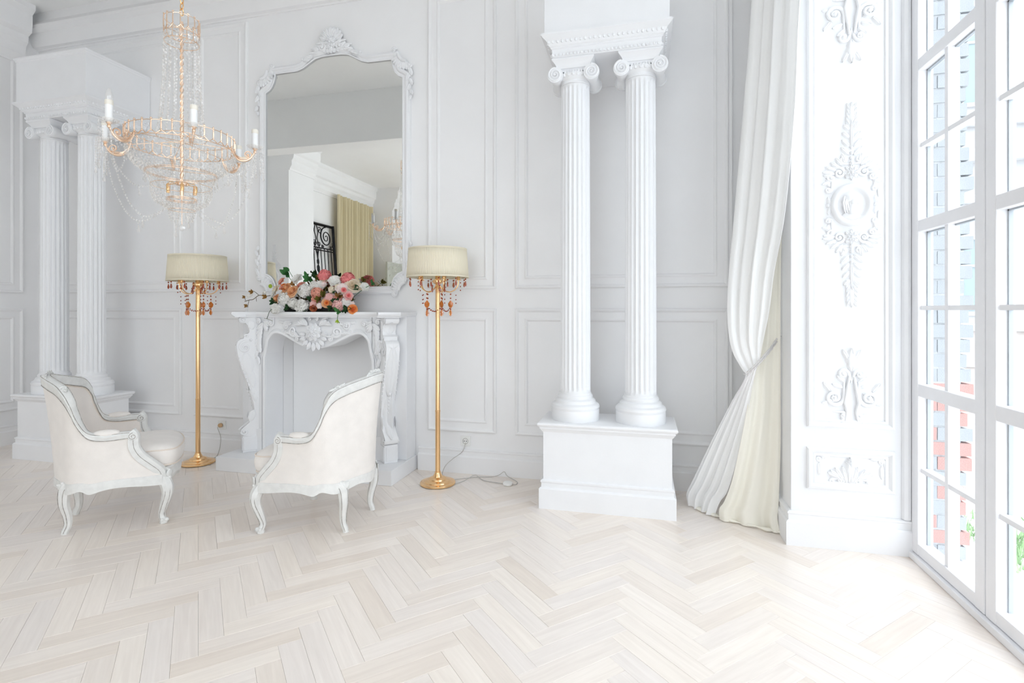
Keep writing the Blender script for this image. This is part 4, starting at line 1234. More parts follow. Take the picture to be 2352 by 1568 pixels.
# ================================================================ SOCKETS, CORDS, FOOT SWITCH
def socket(x, z, label, plug):
    t = thing('wall_socket', label, 'socket', (x, YB, z))
    MB().box(x-.041, x+.041, YB-.011, YB-.001, z-.041, z+.041).build('cover_plate', M_socket, t, smooth=False, bevel=.004)
    M = Matrix.Translation((x, YB-.011, z)) @ Matrix.Rotation(pi/2, 4, 'X')
    MB().lathe([(.021, -.002), (.024, .0), (.024, .003), (.021, .003), (.0195, -.001), (.0, -.001)], 24, M=M, caps=False).build('round_insert', mat('socket_insert', (.55, .53, .50), .4) if not plug else M_socket, t)
    if not plug:
        for d in (-.009, .009):
            M2 = Matrix.Translation((x+d, YB-.0125, z)) @ Matrix.Rotation(pi/2, 4, 'X'); MB().lathe([(0, 0), (.0035, 0), (.0035, .003), (0, .003)], 10, M=M2).build('pin_hole', M_dark, t)
    return t
socket(-1.380, .252, 'white wall socket above the baseboard beside the lamp by the columns', False)
socket(-3.705, .255, 'white wall socket low on the wall behind the lamp nearest the corner columns', True)
def plug(x, z, label, m_):
    t = thing('plug', label, 'plug', (x, YB-.02, z))
    M = Matrix.Translation((x, YB-.0145, z)) @ Matrix.Rotation(pi/2, 4, 'X')
    MB().lathe([(0, 0), (.017, 0), (.019, .004), (.019, .018), (.013, .028), (.006, .034), (0, .034)], 16, M=M).build('plug_body', m_, t)
    return t
plug(-3.705, .255, 'small tan plug in the socket behind the lamp nearest the corner columns', mat('tan_plug', (.62, .40, .22), .4))
def cord(name, pts, label, r=.0028):
    o = MB().tube(catmull(pts, 8), r, 6).build(name, M_cord); tag(o, label, 'cord'); return o
cord('power_cord', [(-3.705, YB-.05, .250), (-3.70, YB-.06, .235), (-3.66, 3.90, .17), (-3.625, 3.86, .10), (-3.63, 3.84, .03), (-3.645, 3.83, .005), (-3.65, 3.79, .004)], 'thin clear cord from the tan plug down to the lamp nearest the corner columns')
cord('power_cord', [(-1.380, YB-.016, .238), (-1.385, YB-.03, .20), (-1.405, 3.93, .165), (-1.46, 3.88, .125), (-1.50, 3.84, .085), (-1.52, 3.82, .03), (-1.50, 3.80, .006), (-1.49, 3.797, .004)], 'thin clear cord drooping from the socket behind the lamp by the columns')
cord('power_cord', [(-1.36, 3.68, .004), (-1.32, 3.76, .004), (-1.26, 3.83, .03), (-1.22, 3.84, .006), (-1.17, 3.80, .004), (-1.08, 3.78, .004), (-1.02, 3.765, .006)], 'thin clear cord running over the parquet from lamp base to foot switch')
cord('power_cord', [(-.945, 3.765, .006), (-.92, 3.78, .004), (-.93, 3.84, .004), (-1.02, 3.90, .02), (-1.05, 3.92, .045), (-1.09, 3.905, .02), (-1.15, 3.90, .004), (-1.25, 3.87, .004), (-1.36, 3.80, .004), (-1.40, 3.77, .004)], 'thin clear cord looping back from the foot switch along the baseboard')
sw = MB().lathe([(.034, 0), (.037, .004), (.036, .014), (.030, .020), (.018, .023), (0, .024)], 24, c=(-.982, 3.765, .0005)).build('foot_switch', M_socket); tag(sw, 'small round white foot switch on the parquet by the baseboard', 'switch')
# ================================================================ CHANDELIER
def chandelier():
    t = thing('chandelier', 'crystal chandelier with gilded lattice rings and six candle arms hanging from the ceiling', 'chandelier', (XM, 2.46, 2.25))
    C0 = V((XM, 2.46, 0))
    def P(r, a, z): return (XM+r*cos(a), 2.46+r*sin(a), z)
    kw = dict(parent=t)
    # chain and canopy
    m = MB(); z = 2.985; k = 0
    while z < 4.20:
        pts = []
        for q in range(12):
            a = 2*pi*q/12; x, zz = .010*cos(a), .021*sin(a)
            pts.append((XM+(x if k % 2 else 0), 2.46+(0 if k % 2 else x), z+.02+zz))
        m.tube(pts, .0034, 5, closed=True); z += .034; k += 1
    o = m.build('chain', M_gold, **kw); o['kind'] = 'stuff'
    MB().lathe([(.05, 4.19), (.06, 4.21), (.065, 4.249), (0, 4.249)], 24, c=(XM, 2.46, 0)).build('canopy', M_rose, **kw)
    # twisted stem
    m = MB(); m.tube([(XM, 2.46, 1.93), (XM, 2.46, 2.95)], .0065, 8)
    for ph in (0, pi):
        m.tube([P(.0075, ph+q*.55, 2.02+.0066*q) for q in range(140)], .0032, 5)
    m.build('stem', M_rose, **kw)
    def lattice(name, r, z0, z1, n, br):
        m = MB(); h = z1-z0
        zt, zb, zv = z1-.14*h, z0+.24*h, z0
        for k in range(n):
            a, b_ = 2*pi*k/n, 2*pi*(k+1)/n; md = (a+b_)/2
            m.tube([P(r, a, zb), P(r+.001, a, (zb+zt)/2), P(r, a, zt)], lambda u: br*(1+.35*sin(pi*u)), 5)
            m.tube([P(r, a, zt), P(r, a+(md-a)*.35, zt+.035*h), P(r, md, zt+.045*h), P(r, b_-(md-a)*.35, zt+.035*h), P(r, b_, zt)], br*.75, 5)
            m.tube([P(r, a, zb), P(r, md, zv), P(r, b_, zb)], br*.8, 5)
            m.ball(P(r, a, zb), br*1.7, 6, 4); m.ball(P(r, a, zt), br*1.5, 6, 4); m.ball(P(r, a, z1), br*1.5, 6, 4)
            m.tube([P(r, a, zt), P(r, a, z1)], br*.8, 5); da = .5*h*.16/r
            m.tube([P(r, a-da, z1-.03*h), P(r, a+da, z1-.03*h)], br*.8, 5)
        return m.build(name, M_rose, **kw)
    lattice('crown_lattice', .089, 2.872, 2.965, 15, .0024)
    lattice('main_lattice', .270, 2.222, 2.302, 34, .0033)
    def ring(name, r, z, br, rows=1):
        m = MB()
        for q in range(rows): m.tube([P(r, 2*pi*k/60, z+.008*q) for k in range(60)], br, 6, closed=True)
        return m.build(name, M_rose, **kw)
    ring('crown_ring', .088, 2.872, .0022); ring('crown_ring', .086, 2.826, .0026); ring('inner_ring', .124, 2.284, .002); ring('main_ring', .268, 2.222, .0028); ring('lower_ring', .176, 2.072, .0022, 2); ring('basket_ring', .150, 2.004, .0018); ring('basket_ring', .075, 1.925, .0026, 2); ring('tier_ring', .066, 1.868, .0018)
    m = MB()
    for k in range(6):
        a = radians(-96+60*k)
        m.tube([P(.008, a, 2.262), P(.268, a, 2.232)], .0022, 5)
    for k in range(3):
        a = radians(20+120*k); m.tube([P(.006, a, 2.09), P(.176, a, 2.076)], .0018, 5); m.tube([P(.006, a, 1.935), P(.075, a, 1.928)], .0018, 5); m.tube([P(.006, a, 2.88), P(.088, a, 2.874)], .0018, 5)
    o = m.build('spoke', M_rose, **kw); o['kind'] = 'stuff'
    rng = random.Random(5)
    def strand(pts, sz, name='crystal_strand', big_end=0.0, aspect=1.25):
        m = MB()
        L = [0]
        for a, b_ in zip(pts, pts[1:]): L.append(L[-1]+(V(b_)-V(a)).length)
        n = max(2, int(L[-1]/(sz*2.25)))
        for k in range(n):
            s = L[-1]*(k+.5)/n; i = 0
            while i < len(L)-2 and L[i+1] < s: i += 1
            f = (s-L[i])/max(1e-9, L[i+1]-L[i]); p = V(pts[i]).lerp(V(pts[i+1]), f)
            M = Matrix.Translation(p) @ Matrix.Rotation(rng.random()*3, 4, 'Z')
            m.octa((0, 0, 0), sz*.82, sz*aspect) if False else m.add([(sz*.82*cos(q*pi/2), sz*.82*sin(q*pi/2), 0) for q in range(4)]+[(0, 0, sz*aspect), (0, 0, -sz*aspect)], [(0, 1, 4), (1, 2, 4), (2, 3, 4), (3, 0, 4), (1, 0, 5), (2, 1, 5), (3, 2, 5), (0, 3, 5)], M)
        if big_end:
            e = V(pts[-1]); M = Matrix.Translation(e-V((0, 0, big_end*.7)))
            m.lathe([(0, big_end*1.1), (big_end*.22, big_end*.6), (big_end*.5, -big_end*.2), (big_end*.42, -big_end*.65), (0, -big_end*.95)], 7, M=M)
        o = m.build(name, M_crys, smooth=False, **kw); o['kind'] = 'stuff'
        return o
    for k in range(18):
        a = 2*pi*k/18
        strand([P(.087, a, 2.862), P(.092, a, 2.60), P(.108, a, 2.40), P(.124, a, 2.285)], .0085)
    for k in range(11):
        a = 2*pi*(k+.5)/11; m = MB(); M = Matrix.Translation(P(.090, a, 2.849)) @ Matrix.Rotation(a, 4, 'Z') @ Matrix.Rotation(pi/2, 4, 'Y')
        m.lathe([(0, -.007), (.010, -.005), (.0155, 0), (.010, .005), (0, .007)], 8, M=M); m.build('octagon_crystal', M_crys, smooth=False, **kw)
    for k in range(60):
        a = 2*pi*k/60
        strand([P(.268, a, 2.215), P(.262, a, 2.17), P(.235, a, 2.115), P(.178, a, 2.075)], .0075)
    for k in range(40):
        a = 2*pi*(k+.5)/40
        strand([P(.264, a, 2.212), P(.266, a, 2.165)], .0075, big_end=.013)
        if k % 2: strand([P(.178, a, 2.07), P(.180, a, 2.035)], .007, big_end=.013)
    for k in range(38):
        a = 2*pi*k/38
        strand([P(.150, a, 2.0), P(.152, a, 1.965), P(.135, a, 1.915), P(.068, a, 1.872)], .007)
        strand([P(.174, a, 2.068), P(.150, a, 2.008)], .0065)
    for k in range(18):
        a = 2*pi*k/18; strand([P(.066, a, 1.865), P(.064, a, 1.835), P(.05, a, 1.800)], .0065)
        strand([P(.075, a, 1.92), P(.073, a, 1.885)], .006)
    m = MB(); m.lathe([(0, -.02), (.009, -.017), (.016, -.006), (.016, .006), (.009, .017), (0, .02)], 10, c=(XM, 2.46, 1.768)); m.build('finial_crystal', M_crys, smooth=False, **kw)
    m = MB(); m.tube([(XM, 2.46, 1.93), (XM, 2.46, 1.785)], .0018, 5); m.build('finial_pin', M_rose, **kw)
    # bulb holders inside the basket
    MB().lathe([(.008, 2.035), (.030, 2.030), (.034, 2.020), (.030, 2.010), (.008, 2.005)], 20, c=(XM, 2.46, 0)).build('holder_hub', M_rose, **kw)
    for k in range(6):
        a = 2*pi*k/6+.3; m = MB(); m.tube([P(.03, a, 2.02), P(.068, a, 2.018), P(.076, a, 2.005)], .003, 6)
        m.lathe([(.0, -.032), (.0095, -.032), (.0105, 0), (.006, .006), (0, .006)], 10, c=P(.076, a, 2.0)); m.build('bulb_holder', M_gold, **kw)
    # candle arms
    for k in range(6):
        a = radians(-96+60*k); ca, sa = cos(a), sin(a)
        F = FR(C0, (ca, sa, 0), (0, 0, 1))
        m = MB()
        pts = catmull([(.266, 2.240), (.280, 2.200), (.305, 2.172), (.340, 2.168), (.370, 2.185), (.388, 2.212), (.393, 2.226)] if False else [(.266, 2.240, 0), (.280, 2.200, 0), (.305, 2.172, 0), (.340, 2.168, 0), (.370, 2.185, 0), (.386, 2.210, 0), (.393, 2.228, 0)], 5)
        m.tube([fp(F, p.x, p.y) for p in pts], [.0042+.0025*sin(pi*i/(len(pts)-1)) for i in range(len(pts))], 8)
        arm = m.build('arm', M_rose, **kw)
        m = MB(); sp = []
        for q in range(24):
            aa = -pi*.35+2*pi*1.25*q/23; r = .024*(1-.75*q/23); sp.append(fp(F, .352+r*cos(aa), 2.205+r*sin(aa)))
        m.tube(sp, .0034, 6); m.ball(fp(F, .352, 2.205), .007, 8, 5); m.build('scroll', M_rose, arm)
        m = MB()
        for q in range(3):
            d = .007*(q+1); m.tube([fp(F, p.x+d*.25, p.y+d*(1-abs(i-9)/14), .002*q) for i, p in enumerate(pts[5:19])], .0026, 5)
        o = m.build('arm_leaf', M_rose, arm); o['kind'] = 'stuff'
        c = P(.393, a, 0)
        m = MB(); m.lathe([(.0, 2.214), (.007, 2.216), (.010, 2.224), (.006, 2.230), (.012, 2.236), (.014, 2.242), (0, 2.243)], 12, c=c); m.build('cup', M_rose, arm)
        m = MB(); m.lathe([(.012, 2.238), (.030, 2.241), (.044, 2.252), (.045, 2.255), (.030, 2.246), (.012, 2.243)], 18, c=c, caps=False); m.build('drip_dish', M_crys, arm)
        cm = MB().lathe([(.0, 2.242), (.0168, 2.242), (.0168, 2.33), (0, 2.33)], 16, c=c).build('candle_sleeve', M_candle, arm)
        MB().lathe([(.0172, 2.329), (.0185, 2.332), (.0185, 2.350), (.0170, 2.353), (.012, 2.353), (.012, 2.345), (0, 2.345)], 16, c=c).build('sleeve_end', M_candletip, arm)
        if k == 0:
            MB().lathe([(.009, 2.345), (.015, 2.36), (.0165, 2.375), (.012, 2.395), (.005, 2.412), (0, 2.416)], 12, c=c).build('clear_bulb', M_crys, arm)
        for q in range(4):
            b_ = a-1.2+.8*q; e = (c[0]+.043*cos(b_), c[1]+.043*sin(b_))
            ln = .17-.035*(q % 2)
            strand([(e[0], e[1], 2.250), (e[0], e[1], 2.250-ln)], .0068, big_end=.015)
        # garlands from the arm to the basket and to the next arm
        g = catmull([P(.388, a, 2.205), P(.362, a, 2.03), P(.300, a, 1.87), P(.225, a, 1.80), P(.15, a, 1.825), P(.085, a, 1.875)], 6)
        strand(g, .0066); e = P(.225, a, 1.797); strand([e, (e[0], e[1], 1.765)], .006, big_end=.019)
        a2 = a+radians(60)
        g = []
        for q in range(17):
            u = q/16; aa = a+(a2-a)*u; g.append(P(.388-.035*sin(pi*u), aa, 2.205-.17*sin(pi*u)))
        strand(g, .0064); mid = g[8]; strand([mid, (mid[0], mid[1], mid[2]-.03)], .006, big_end=.017)
        g = []
        for q in range(13):
            u = q/12; g.append(P(.372-.11*u, a+.12*u, 2.19+.03*u-.13*sin(pi*u)))
        strand(g, .0060)
chandelier()

# ================================================================ FLOWERS
def petal_mat(name, c, c2=None, tr=.25):
    m = bpy.data.materials.new(name); m.use_nodes = True; t = m.node_tree; t.nodes.clear()
    out = t.nodes.new('ShaderNodeOutputMaterial'); d = t.nodes.new('ShaderNodeBsdfDiffuse'); q = t.nodes.new('ShaderNodeBsdfTranslucent'); mx = t.nodes.new('ShaderNodeMixShader'); mx.inputs[0].default_value = tr
    ge = t.nodes.new('ShaderNodeNewGeometry'); r = t.nodes.new('ShaderNodeValToRGB')
    r.color_ramp.elements[0].color = (*(c2 or tuple(x*.82 for x in c)), 1); r.color_ramp.elements[1].color = (*c, 1); r.color_ramp.elements[1].position = .6
    t.links.new(ge.outputs['Random Per Island'], r.inputs[0]); t.links.new(r.outputs[0], d.inputs[0]); t.links.new(r.outputs[0], q.inputs[0])
    t.links.new(d.outputs[0], mx.inputs[1]); t.links.new(q.outputs[0], mx.inputs[2]); t.links.new(mx.outputs[0], out.inputs[0]); return m
PM = dict(white=petal_mat('petal_white', (.90, .89, .86), (.80, .79, .74)), cream=petal_mat('petal_cream', (.88, .80, .66), (.85, .74, .58)), peach=petal_mat('petal_peach', (.90, .58, .34), (.86, .46, .24)),
          orange=petal_mat('petal_orange', (.90, .36, .12), (.82, .28, .10)), salmon=petal_mat('petal_salmon', (.88, .47, .36), (.76, .34, .26)), coral=petal_mat('petal_coral', (.90, .34, .33), (.82, .25, .26)),
          pink=petal_mat('petal_pink', (.90, .62, .58), (.88, .50, .48)), blush=petal_mat('petal_blush', (.90, .82, .79), (.88, .74, .71)), copper=petal_mat('petal_copper', (.38, .10, .05), (.55, .2, .1)), cotton=petal_mat('cotton_white', (.9, .88, .84)))
LM = dict(green=petal_mat('leaf_green', (.07, .21, .07), (.045, .14, .05), .2), dark=petal_mat('leaf_dark', (.03, .07, .03), (.02, .045, .02), .1), olive=petal_mat('leaf_olive', (.15, .13, .03), (.10, .07, .02), .15), brown=petal_mat('leaf_brown', (.30, .16, .05), (.20, .09, .03), .15), lime=petal_mat('fruit_lime', (.35, .48, .06), (.3, .42, .05), .05))
def at(px, py, Y):
    a = (px-1176)/1206.0; r = (a*cos(TH)-sin(TH), a*sin(TH)+cos(TH), -(py-710)/1206.0); q = Y/r[1]
    return V((r[0]*q, Y, 1.3+r[2]*q))
def basis(d):
    d = V(d).normalized(); u = V((0, 0, 1)).cross(d)
    u = u.normalized() if u.length > .1 else V((1, 0, 0)); return u, d.cross(u), d
rf = random.Random(21)
def hydrangea(c, d, r, m):
    mb = MB(); n = 74
    u, v, w_ = basis(d)
    for k in range(n):
        y = 1-1.55*(k+.5)/n; ph = k*2.39996; rr = sqrt(max(0, 1-y*y))
        nd = (w_*y+u*rr*cos(ph)+v*rr*sin(ph)).normalized(); p = c+nd*r*rf.uniform(.86, 1.02); a0 = rf.random()*1.6; s = r*rf.uniform(.25, .33)
        e, f, g = basis(nd+V((rf.uniform(-.3, .3), rf.uniform(-.3, .3), rf.uniform(-.3, .3))))
        for q in range(4):
            a = a0+q*pi/2; x, yv = e*cos(a)+f*sin(a), e*-sin(a)+f*cos(a)
            hh = rf.uniform(.0, .3); mb.add([p, p+x*s*.35-yv*s*.36+g*s*.10, p+x*s*.75-yv*s*.46+g*s*(.16+hh*.6), p+x*s*1.02-yv*s*.16+g*s*(.14+hh), p+x*s*1.02+yv*s*.16+g*s*(.14+hh), p+x*s*.75+yv*s*.46+g*s*(.16+hh*.6), p+x*s*.35+yv*s*.36+g*s*.10], [(0, 1, 2, 3), (0, 3, 4), (0, 4, 5, 6)])
    return mb
def rose(c, d, r, opn=.8):
    mb = MB(); u, v, w_ = basis(d)
    lay = [(.16, 1.0, 3, .34), (.32, .98, 4, .46), (.50, .92, 4, .56), (.70, .78, 5, .60), (.88, .60, 5, .62), (1.04, .36, 5, .58)]
    for li, (rad, ht, n, wd) in enumerate(lay):
        for k in range(n):
            a0 = 2*pi*k/n+li*.7
            def fn(s, tt):
                sx = (s-.5)*2; ang = a0+sx*wd*1.25; tl = tt
                cr = rad*(.22+.78*sin(tl*pi/2)**.8)*(1+.10*opn*tl**4*li/2)
                z = ht*tl-(.20*opn*(tl**5)*li*.30)-.16*sx*sx*tl
                return c+u*(r*cr*cos(ang))+v*(r*cr*sin(ang))+w_*(r*(z-.35))
            mb.grid(fn, 4, 4)
    return mb
def openflower(c, d, r, n=6):
    mb = MB(); u, v, w_ = basis(d)
    for lay in range(2):
        for k in range(n):
            a0 = 2*pi*(k+.5*lay)/n
            def fn(s, tt):
                sx = (s-.5)*2; wv = .55*sin(pi*min(1, .08+.9*tt))**.6*(1-.25*lay)
                x, yv = u*cos(a0)+v*sin(a0), u*-sin(a0)+v*cos(a0)
                return c+x*(r*tt*(1-.25*lay))+yv*(r*wv*sx)+w_*(r*(.28*tt-.38*tt*tt*(1-lay*.9)+.14*sx*sx))
            mb.grid(fn, 4, 4)
    return mb
def leafm(c, d, ln, wd, upv=(0, 0, 1), curl=.25):
    mb = MB(); d = V(d).normalized(); s = d.cross(V(upv)); s = s.normalized() if s.length > .05 else V((1, 0, 0)); nn = s.cross(d)
    mb.grid(lambda a, b_: c+d*(ln*b_)+s*(wd*(a-.5)*(sin(pi*min(1, .05+.93*b_))**.75))+nn*(ln*(-curl*b_*b_)+wd*.35*abs(a-.5)), 4, 6)
    return mb
fl = thing('flower_arrangement', 'low black box of white hydrangeas, peach roses and coral blooms on the mantel shelf', 'flowers', (-2.55, 3.79, 1.279))
MB().box(-2.86, -2.37, 3.715, 3.875, 1.2795, 1.345).build('planter', M_planter, fl, smooth=False, bevel=.003)
core = V((-2.57, 3.80, 1.36))
def facing(c): return V(((c.x-core.x)*.45+.04, -.20, (c.z-core.z)*.55+.045))
T_ = []
for px, py, Y, kind, col, R in [
    (656, 688, 3.70, 'hyd', 'white', .054), (701, 668, 3.70, 'hyd', 'white', .052), (693, 703, 3.675, 'hyd', 'white', .052), (675, 697, 3.68, 'hyd', 'white', .042), (633, 709, 3.64, 'hyd', 'white', .040), (722, 655, 3.72, 'hyd', 'white', .034),
    (682, 641, 3.74, 'open', 'white', .056), (634, 666, 3.72, 'open', 'cream', .048), (628, 676, 3.70, 'open', 'white', .036),
    (670, 668, 3.69, 'rose', 'peach', .045), (656, 660, 3.71, 'rose', 'peach', .040), (649, 657, 3.715, 'rose', 'orange', .026), (633, 686, 3.69, 'rose', 'peach', .036), (647, 646, 3.74, 'open', 'salmon', .038), (690, 656, 3.72, 'rose', 'salmon', .036),
    (746, 634, 3.78, 'hyd', 'coral', .050), (799, 643, 3.80, 'hyd', 'coral', .054), (728, 673, 3.69, 'hyd', 'salmon', .044), (724, 686, 3.68, 'open', 'salmon', .034), (756, 683, 3.69, 'open', 'pink', .042), (778, 701, 3.68, 'hyd', 'pink', .044), (745, 642, 3.76, 'open', 'cream', .04),
    (735, 656, 3.72, 'open', 'white', .050), (769, 645, 3.74, 'open', 'white', .056), (786, 664, 3.71, 'open', 'blush', .056), (764, 653, 3.73, 'open', 'coral', .022), (790, 665, 3.685, 'rose', 'coral', .018), (800, 679, 3.70, 'open', 'pink', .042), (801, 678, 3.675, 'rose', 'coral', .016), (795, 695, 3.69, 'open', 'white', .044), (811, 654, 3.77, 'rose', 'cream', .054), (838, 658, 3.80, 'open', 'white', .040), (826, 658, 3.79, 'open', 'cream', .036),
    (750, 695, 3.67, 'rose', 'peach', .034), (750, 695, 3.655, 'rose', 'orange', .017), (811, 710, 3.68, 'rose', 'orange', .032), (719, 707, 3.66, 'rose', 'copper', .026), (720, 698, 3.67, 'open', 'pink', .032), (734, 702, 3.665, 'open', 'blush', .026), (762, 665, 3.70, 'hyd', 'cream', .026)]:
    c = at(px, py, Y); d = facing(c)
    if kind == 'hyd': mb = hydrangea(c, d, R, None); nm = 'hydrangea'
    elif kind == 'rose': mb = rose(c, d, R); nm = 'rose'
    else: mb = openflower(c, d, R); nm = 'open_bloom'
    o = mb.build(nm, PM[col], fl, angle=70)
for k in range(34):                                # small filler blossoms between the big heads
    px = rf.uniform(645, 815); py = rf.uniform(650, 702) + (6 if px < 700 else 0); c = at(px, py, rf.uniform(3.685, 3.715)); col = rf.choice(['white', 'white', 'blush', 'pink', 'salmon', 'cream', 'peach'])
    openflower(c, facing(c)+V((rf.uniform(-.08, .08), 0, rf.uniform(-.08, .08))), rf.uniform(.016, .026), 5).build('small_blossom', PM[col], fl, angle=70)
fm = MB()
for k in range(620):                               # dense greenery the blooms are set in
    a = rf.random()*6.283; q = rf.random()**.5; c = V((-2.56+.27*q*cos(a), 3.80+.065*q*sin(a), 1.345+(.16 if rf.random() < .6 else .20)*(1-q*q)*rf.random()+.02))
    d = V((rf.uniform(-1, 1), rf.uniform(-1.2, .3), rf.uniform(-.4, 1))).normalized(); s_ = d.cross(V((0, 0, 1))).normalized(); l_ = rf.uniform(.03, .05)
    fm.add([c, c+d*l_*.5+s_*l_*.28, c+d*l_, c+d*l_*.5-s_*l_*.28], [(0, 1, 2, 3)])
o = fm.build('foliage', LM['olive'], fl, smooth=False); o['kind'] = 'stuff'
for px, py, Y, col, n, ln, spread in [(659, 630, 3.77, 'green', 7, .062, 1.0), (664, 622, 3.78, 'green', 4, .05, .8), (711, 642, 3.75, 'green', 6, .058, 1.0), (706, 636, 3.78, 'green', 3, .05, .8), (742, 680, 3.69, 'olive', 7, .05, 1), (733, 688, 3.68, 'olive', 6, .045, 1), (778, 682, 3.70, 'brown', 6, .05, 1), (772, 693, 3.68, 'dark', 6, .05, 1), (762, 706, 3.67, 'dark', 5, .045, 1), (797, 709, 3.67, 'dark', 5, .05, 1), (714, 687, 3.70, 'dark', 4, .045, 1), (676, 655, 3.73, 'brown', 4, .04, 1), (631, 693, 3.69, 'dark', 4, .045, 1), (727, 630, 3.80, 'dark', 4, .045, 1), (731, 640, 3.79, 'olive', 4, .04, 1), (765, 672, 3.70, 'green', 4, .03, 1), (855, 652, 3.80, 'green', 2, .055, .5), (835, 645, 3.81, 'olive', 5, .04, 1), (823, 661, 3.78, 'dark', 3, .045, .8), (776, 716, 3.62, 'green', 5, .045, .9), (640, 700, 3.69, 'dark', 4, .05, 1), (795, 690, 3.71, 'olive', 4, .05, 1), (700, 710, 3.68, 'dark', 5, .05, 1), (664, 707, 3.68, 'dark', 5, .05, 1)]:
    c = at(px, py, Y)
    for k in range(n):
        d = (facing(c).normalized()*.6+V((rf.uniform(-1, 1)*spread, -.25+rf.uniform(-.3, .3), rf.uniform(-.7, 1)*spread))).normalized()
        leafm(c, d, ln*rf.uniform(.8, 1.15), ln*.58, (0, -1, .25), .2).build('leaf', LM[col], fl, angle=80)
for px, py, Y in ((659, 630, 3.77), (664, 622, 3.78), (711, 642, 3.75), (727, 630, 3.80), (855, 652, 3.80), (835, 645, 3.81)):
    c = at(px, py, Y); e = V((-2.57+(c.x+2.57)*.55, 3.80, 1.37)); MB().tube(catmull([c, c.lerp(e, .4)+V((0, 0, .01)), e], 5), .0022, 6).build('stem', LM['green'], fl)
# cotton branch reaching out to the side, buds, hanging stems
def twig(pts, r, m_=M_stem, nm='twig'):
    return MB().tube(catmull([at(*p) for p in pts], 5), r, 6).build(nm, m_, fl)
twig([(622, 678, 3.72), (610, 680, 3.70), (595, 678, 3.67), (582, 687, 3.65), (572, 689, 3.64), (562, 692, 3.63)], .0026); twig([(595, 678, 3.67), (588, 672, 3.66), (582, 668, 3.65)], .002); twig([(572, 689, 3.64), (570, 698, 3.64), (569, 706, 3.63)], .002); twig([(588, 682, 3.66), (589, 692, 3.65)], .0018); twig([(564, 690, 3.63), (562, 682, 3.63)], .0018)
for px, py, Y, r in ((581, 670, 3.65, .022), (612, 681, 3.69, .024), (568, 702, 3.63, .018), (563, 682, 3.63, .016)):
    c = at(px, py, Y)
    for k in range(4):
        a = 2*pi*k/4+px; leafm(c, (cos(a)*.7, -.4, .6*sin(a)), r*1.5, r*.9, (0, -1, 0), -.3).build('seed_husk', LM['brown'], fl, angle=80)
for px, py, Y, r in ((571, 679, 3.65, .017), (576, 677, 3.66, .014), (608, 671, 3.69, .013), (604, 674, 3.70, .011)):
    MB().ball(tuple(at(px, py, Y)), r, 9, 7).build('cotton_boll', PM['cotton'], fl)
MB().ball(tuple(at(621, 657, 3.70)), (.015, .015, .017), 12, 8).build('green_berry', LM['lime'], fl)
twig([(660, 630, 3.78), (657, 622, 3.78), (654, 617, 3.78)], .0022, LM['dark']); MB().ball(tuple(at(654, 617, 3.78)), (.007, .007, .010), 8, 6).build('bud', LM['dark'], fl)
twig([(632, 705, 3.66), (620, 714, 3.58), (613, 732, 3.565)], .002, LM['dark'], 'hanging_stem'); twig([(607, 731, 3.565), (614, 732, 3.565), (626, 737, 3.565)], .0014, LM['olive'], 'hanging_stem')
twig([(776, 716, 3.64), (776, 725, 3.60), (775, 733, 3.59), (780, 742, 3.59)], .0024, LM['green'], 'hanging_stem')
for dx in (-5, 0, 4): leafm(at(775, 734, 3.588), (dx*.15, -.1, -1), .030, .012, (0, -1, 0), .1).build('leaf', LM['lime'], fl, angle=80)
for k in range(5): twig([(838, 652, 3.81), (838+3*k-4, 645-1.2*k, 3.82), (836+5*k-4, 641-2*k, 3.83)], .0013, LM['olive'])
# ================================================================ CURTAIN
cur = thing('curtain', 'white sheer and cream curtain tied to the carved pier, hem spread on the floor', 'curtain', (.62, 3.45, 0))
def sheet(name, secs, mat_, npl, amp, nu=110, nv=46, depth=(0, -1, 0), seed=1, flare=1.0):
    """secs: (left point, right point, pleat amplitude)"""
    rr = random.Random(seed); ph = [rr.uniform(-.5, .5) for _ in range(8)]
    n = len(secs)
    Ls = catmull([s[0] for s in secs], 10); Rs = catmull([s[1] for s in secs], 10); As = [interp([(i, secs[i][2]) for i in range(n)], k/10) for k in range((n-1)*10+1)]
    m = MB()
    def fn(u, v):
        f = v*(len(Ls)-1); i = min(len(Ls)-2, int(f)); t = f-i
        l = Ls[i].lerp(Ls[i+1], t); r = Rs[i].lerp(Rs[i+1], t); a = As[i]+(As[i+1]-As[i])*t
        uu = u+.035*sin(2*pi*u*1.3+ph[0]*3)+.01*sin(v*5+ph[1]*6)*sin(pi*u)
        p = l.lerp(r, min(1, max(0, uu)))
        side = (r-l); side.z = 0; side = side.normalized() if side.length > 1e-6 else V((1, 0, 0)); nr = V((side.y, -side.x, 0))
        wv = sin(2*pi*npl*uu+ph[2]*4)*.7+.22*sin(2*pi*npl*1.73*uu+ph[3]*6+v*2.0)+.35*sin(2*pi*npl*.47*uu+ph[4]*6+v*1.2)
        q = p+nr*(a*wv*(.35+.65*sin(pi*min(1, max(0, u*1.0)))**.4))
        return (q.x, q.y, max(.004, q.z))
    m.grid(fn, nu, nv)
    return m.build(name, mat_, cur, angle=80)
A_ = lambda px, py, Y: tuple(at(px, py, Y))
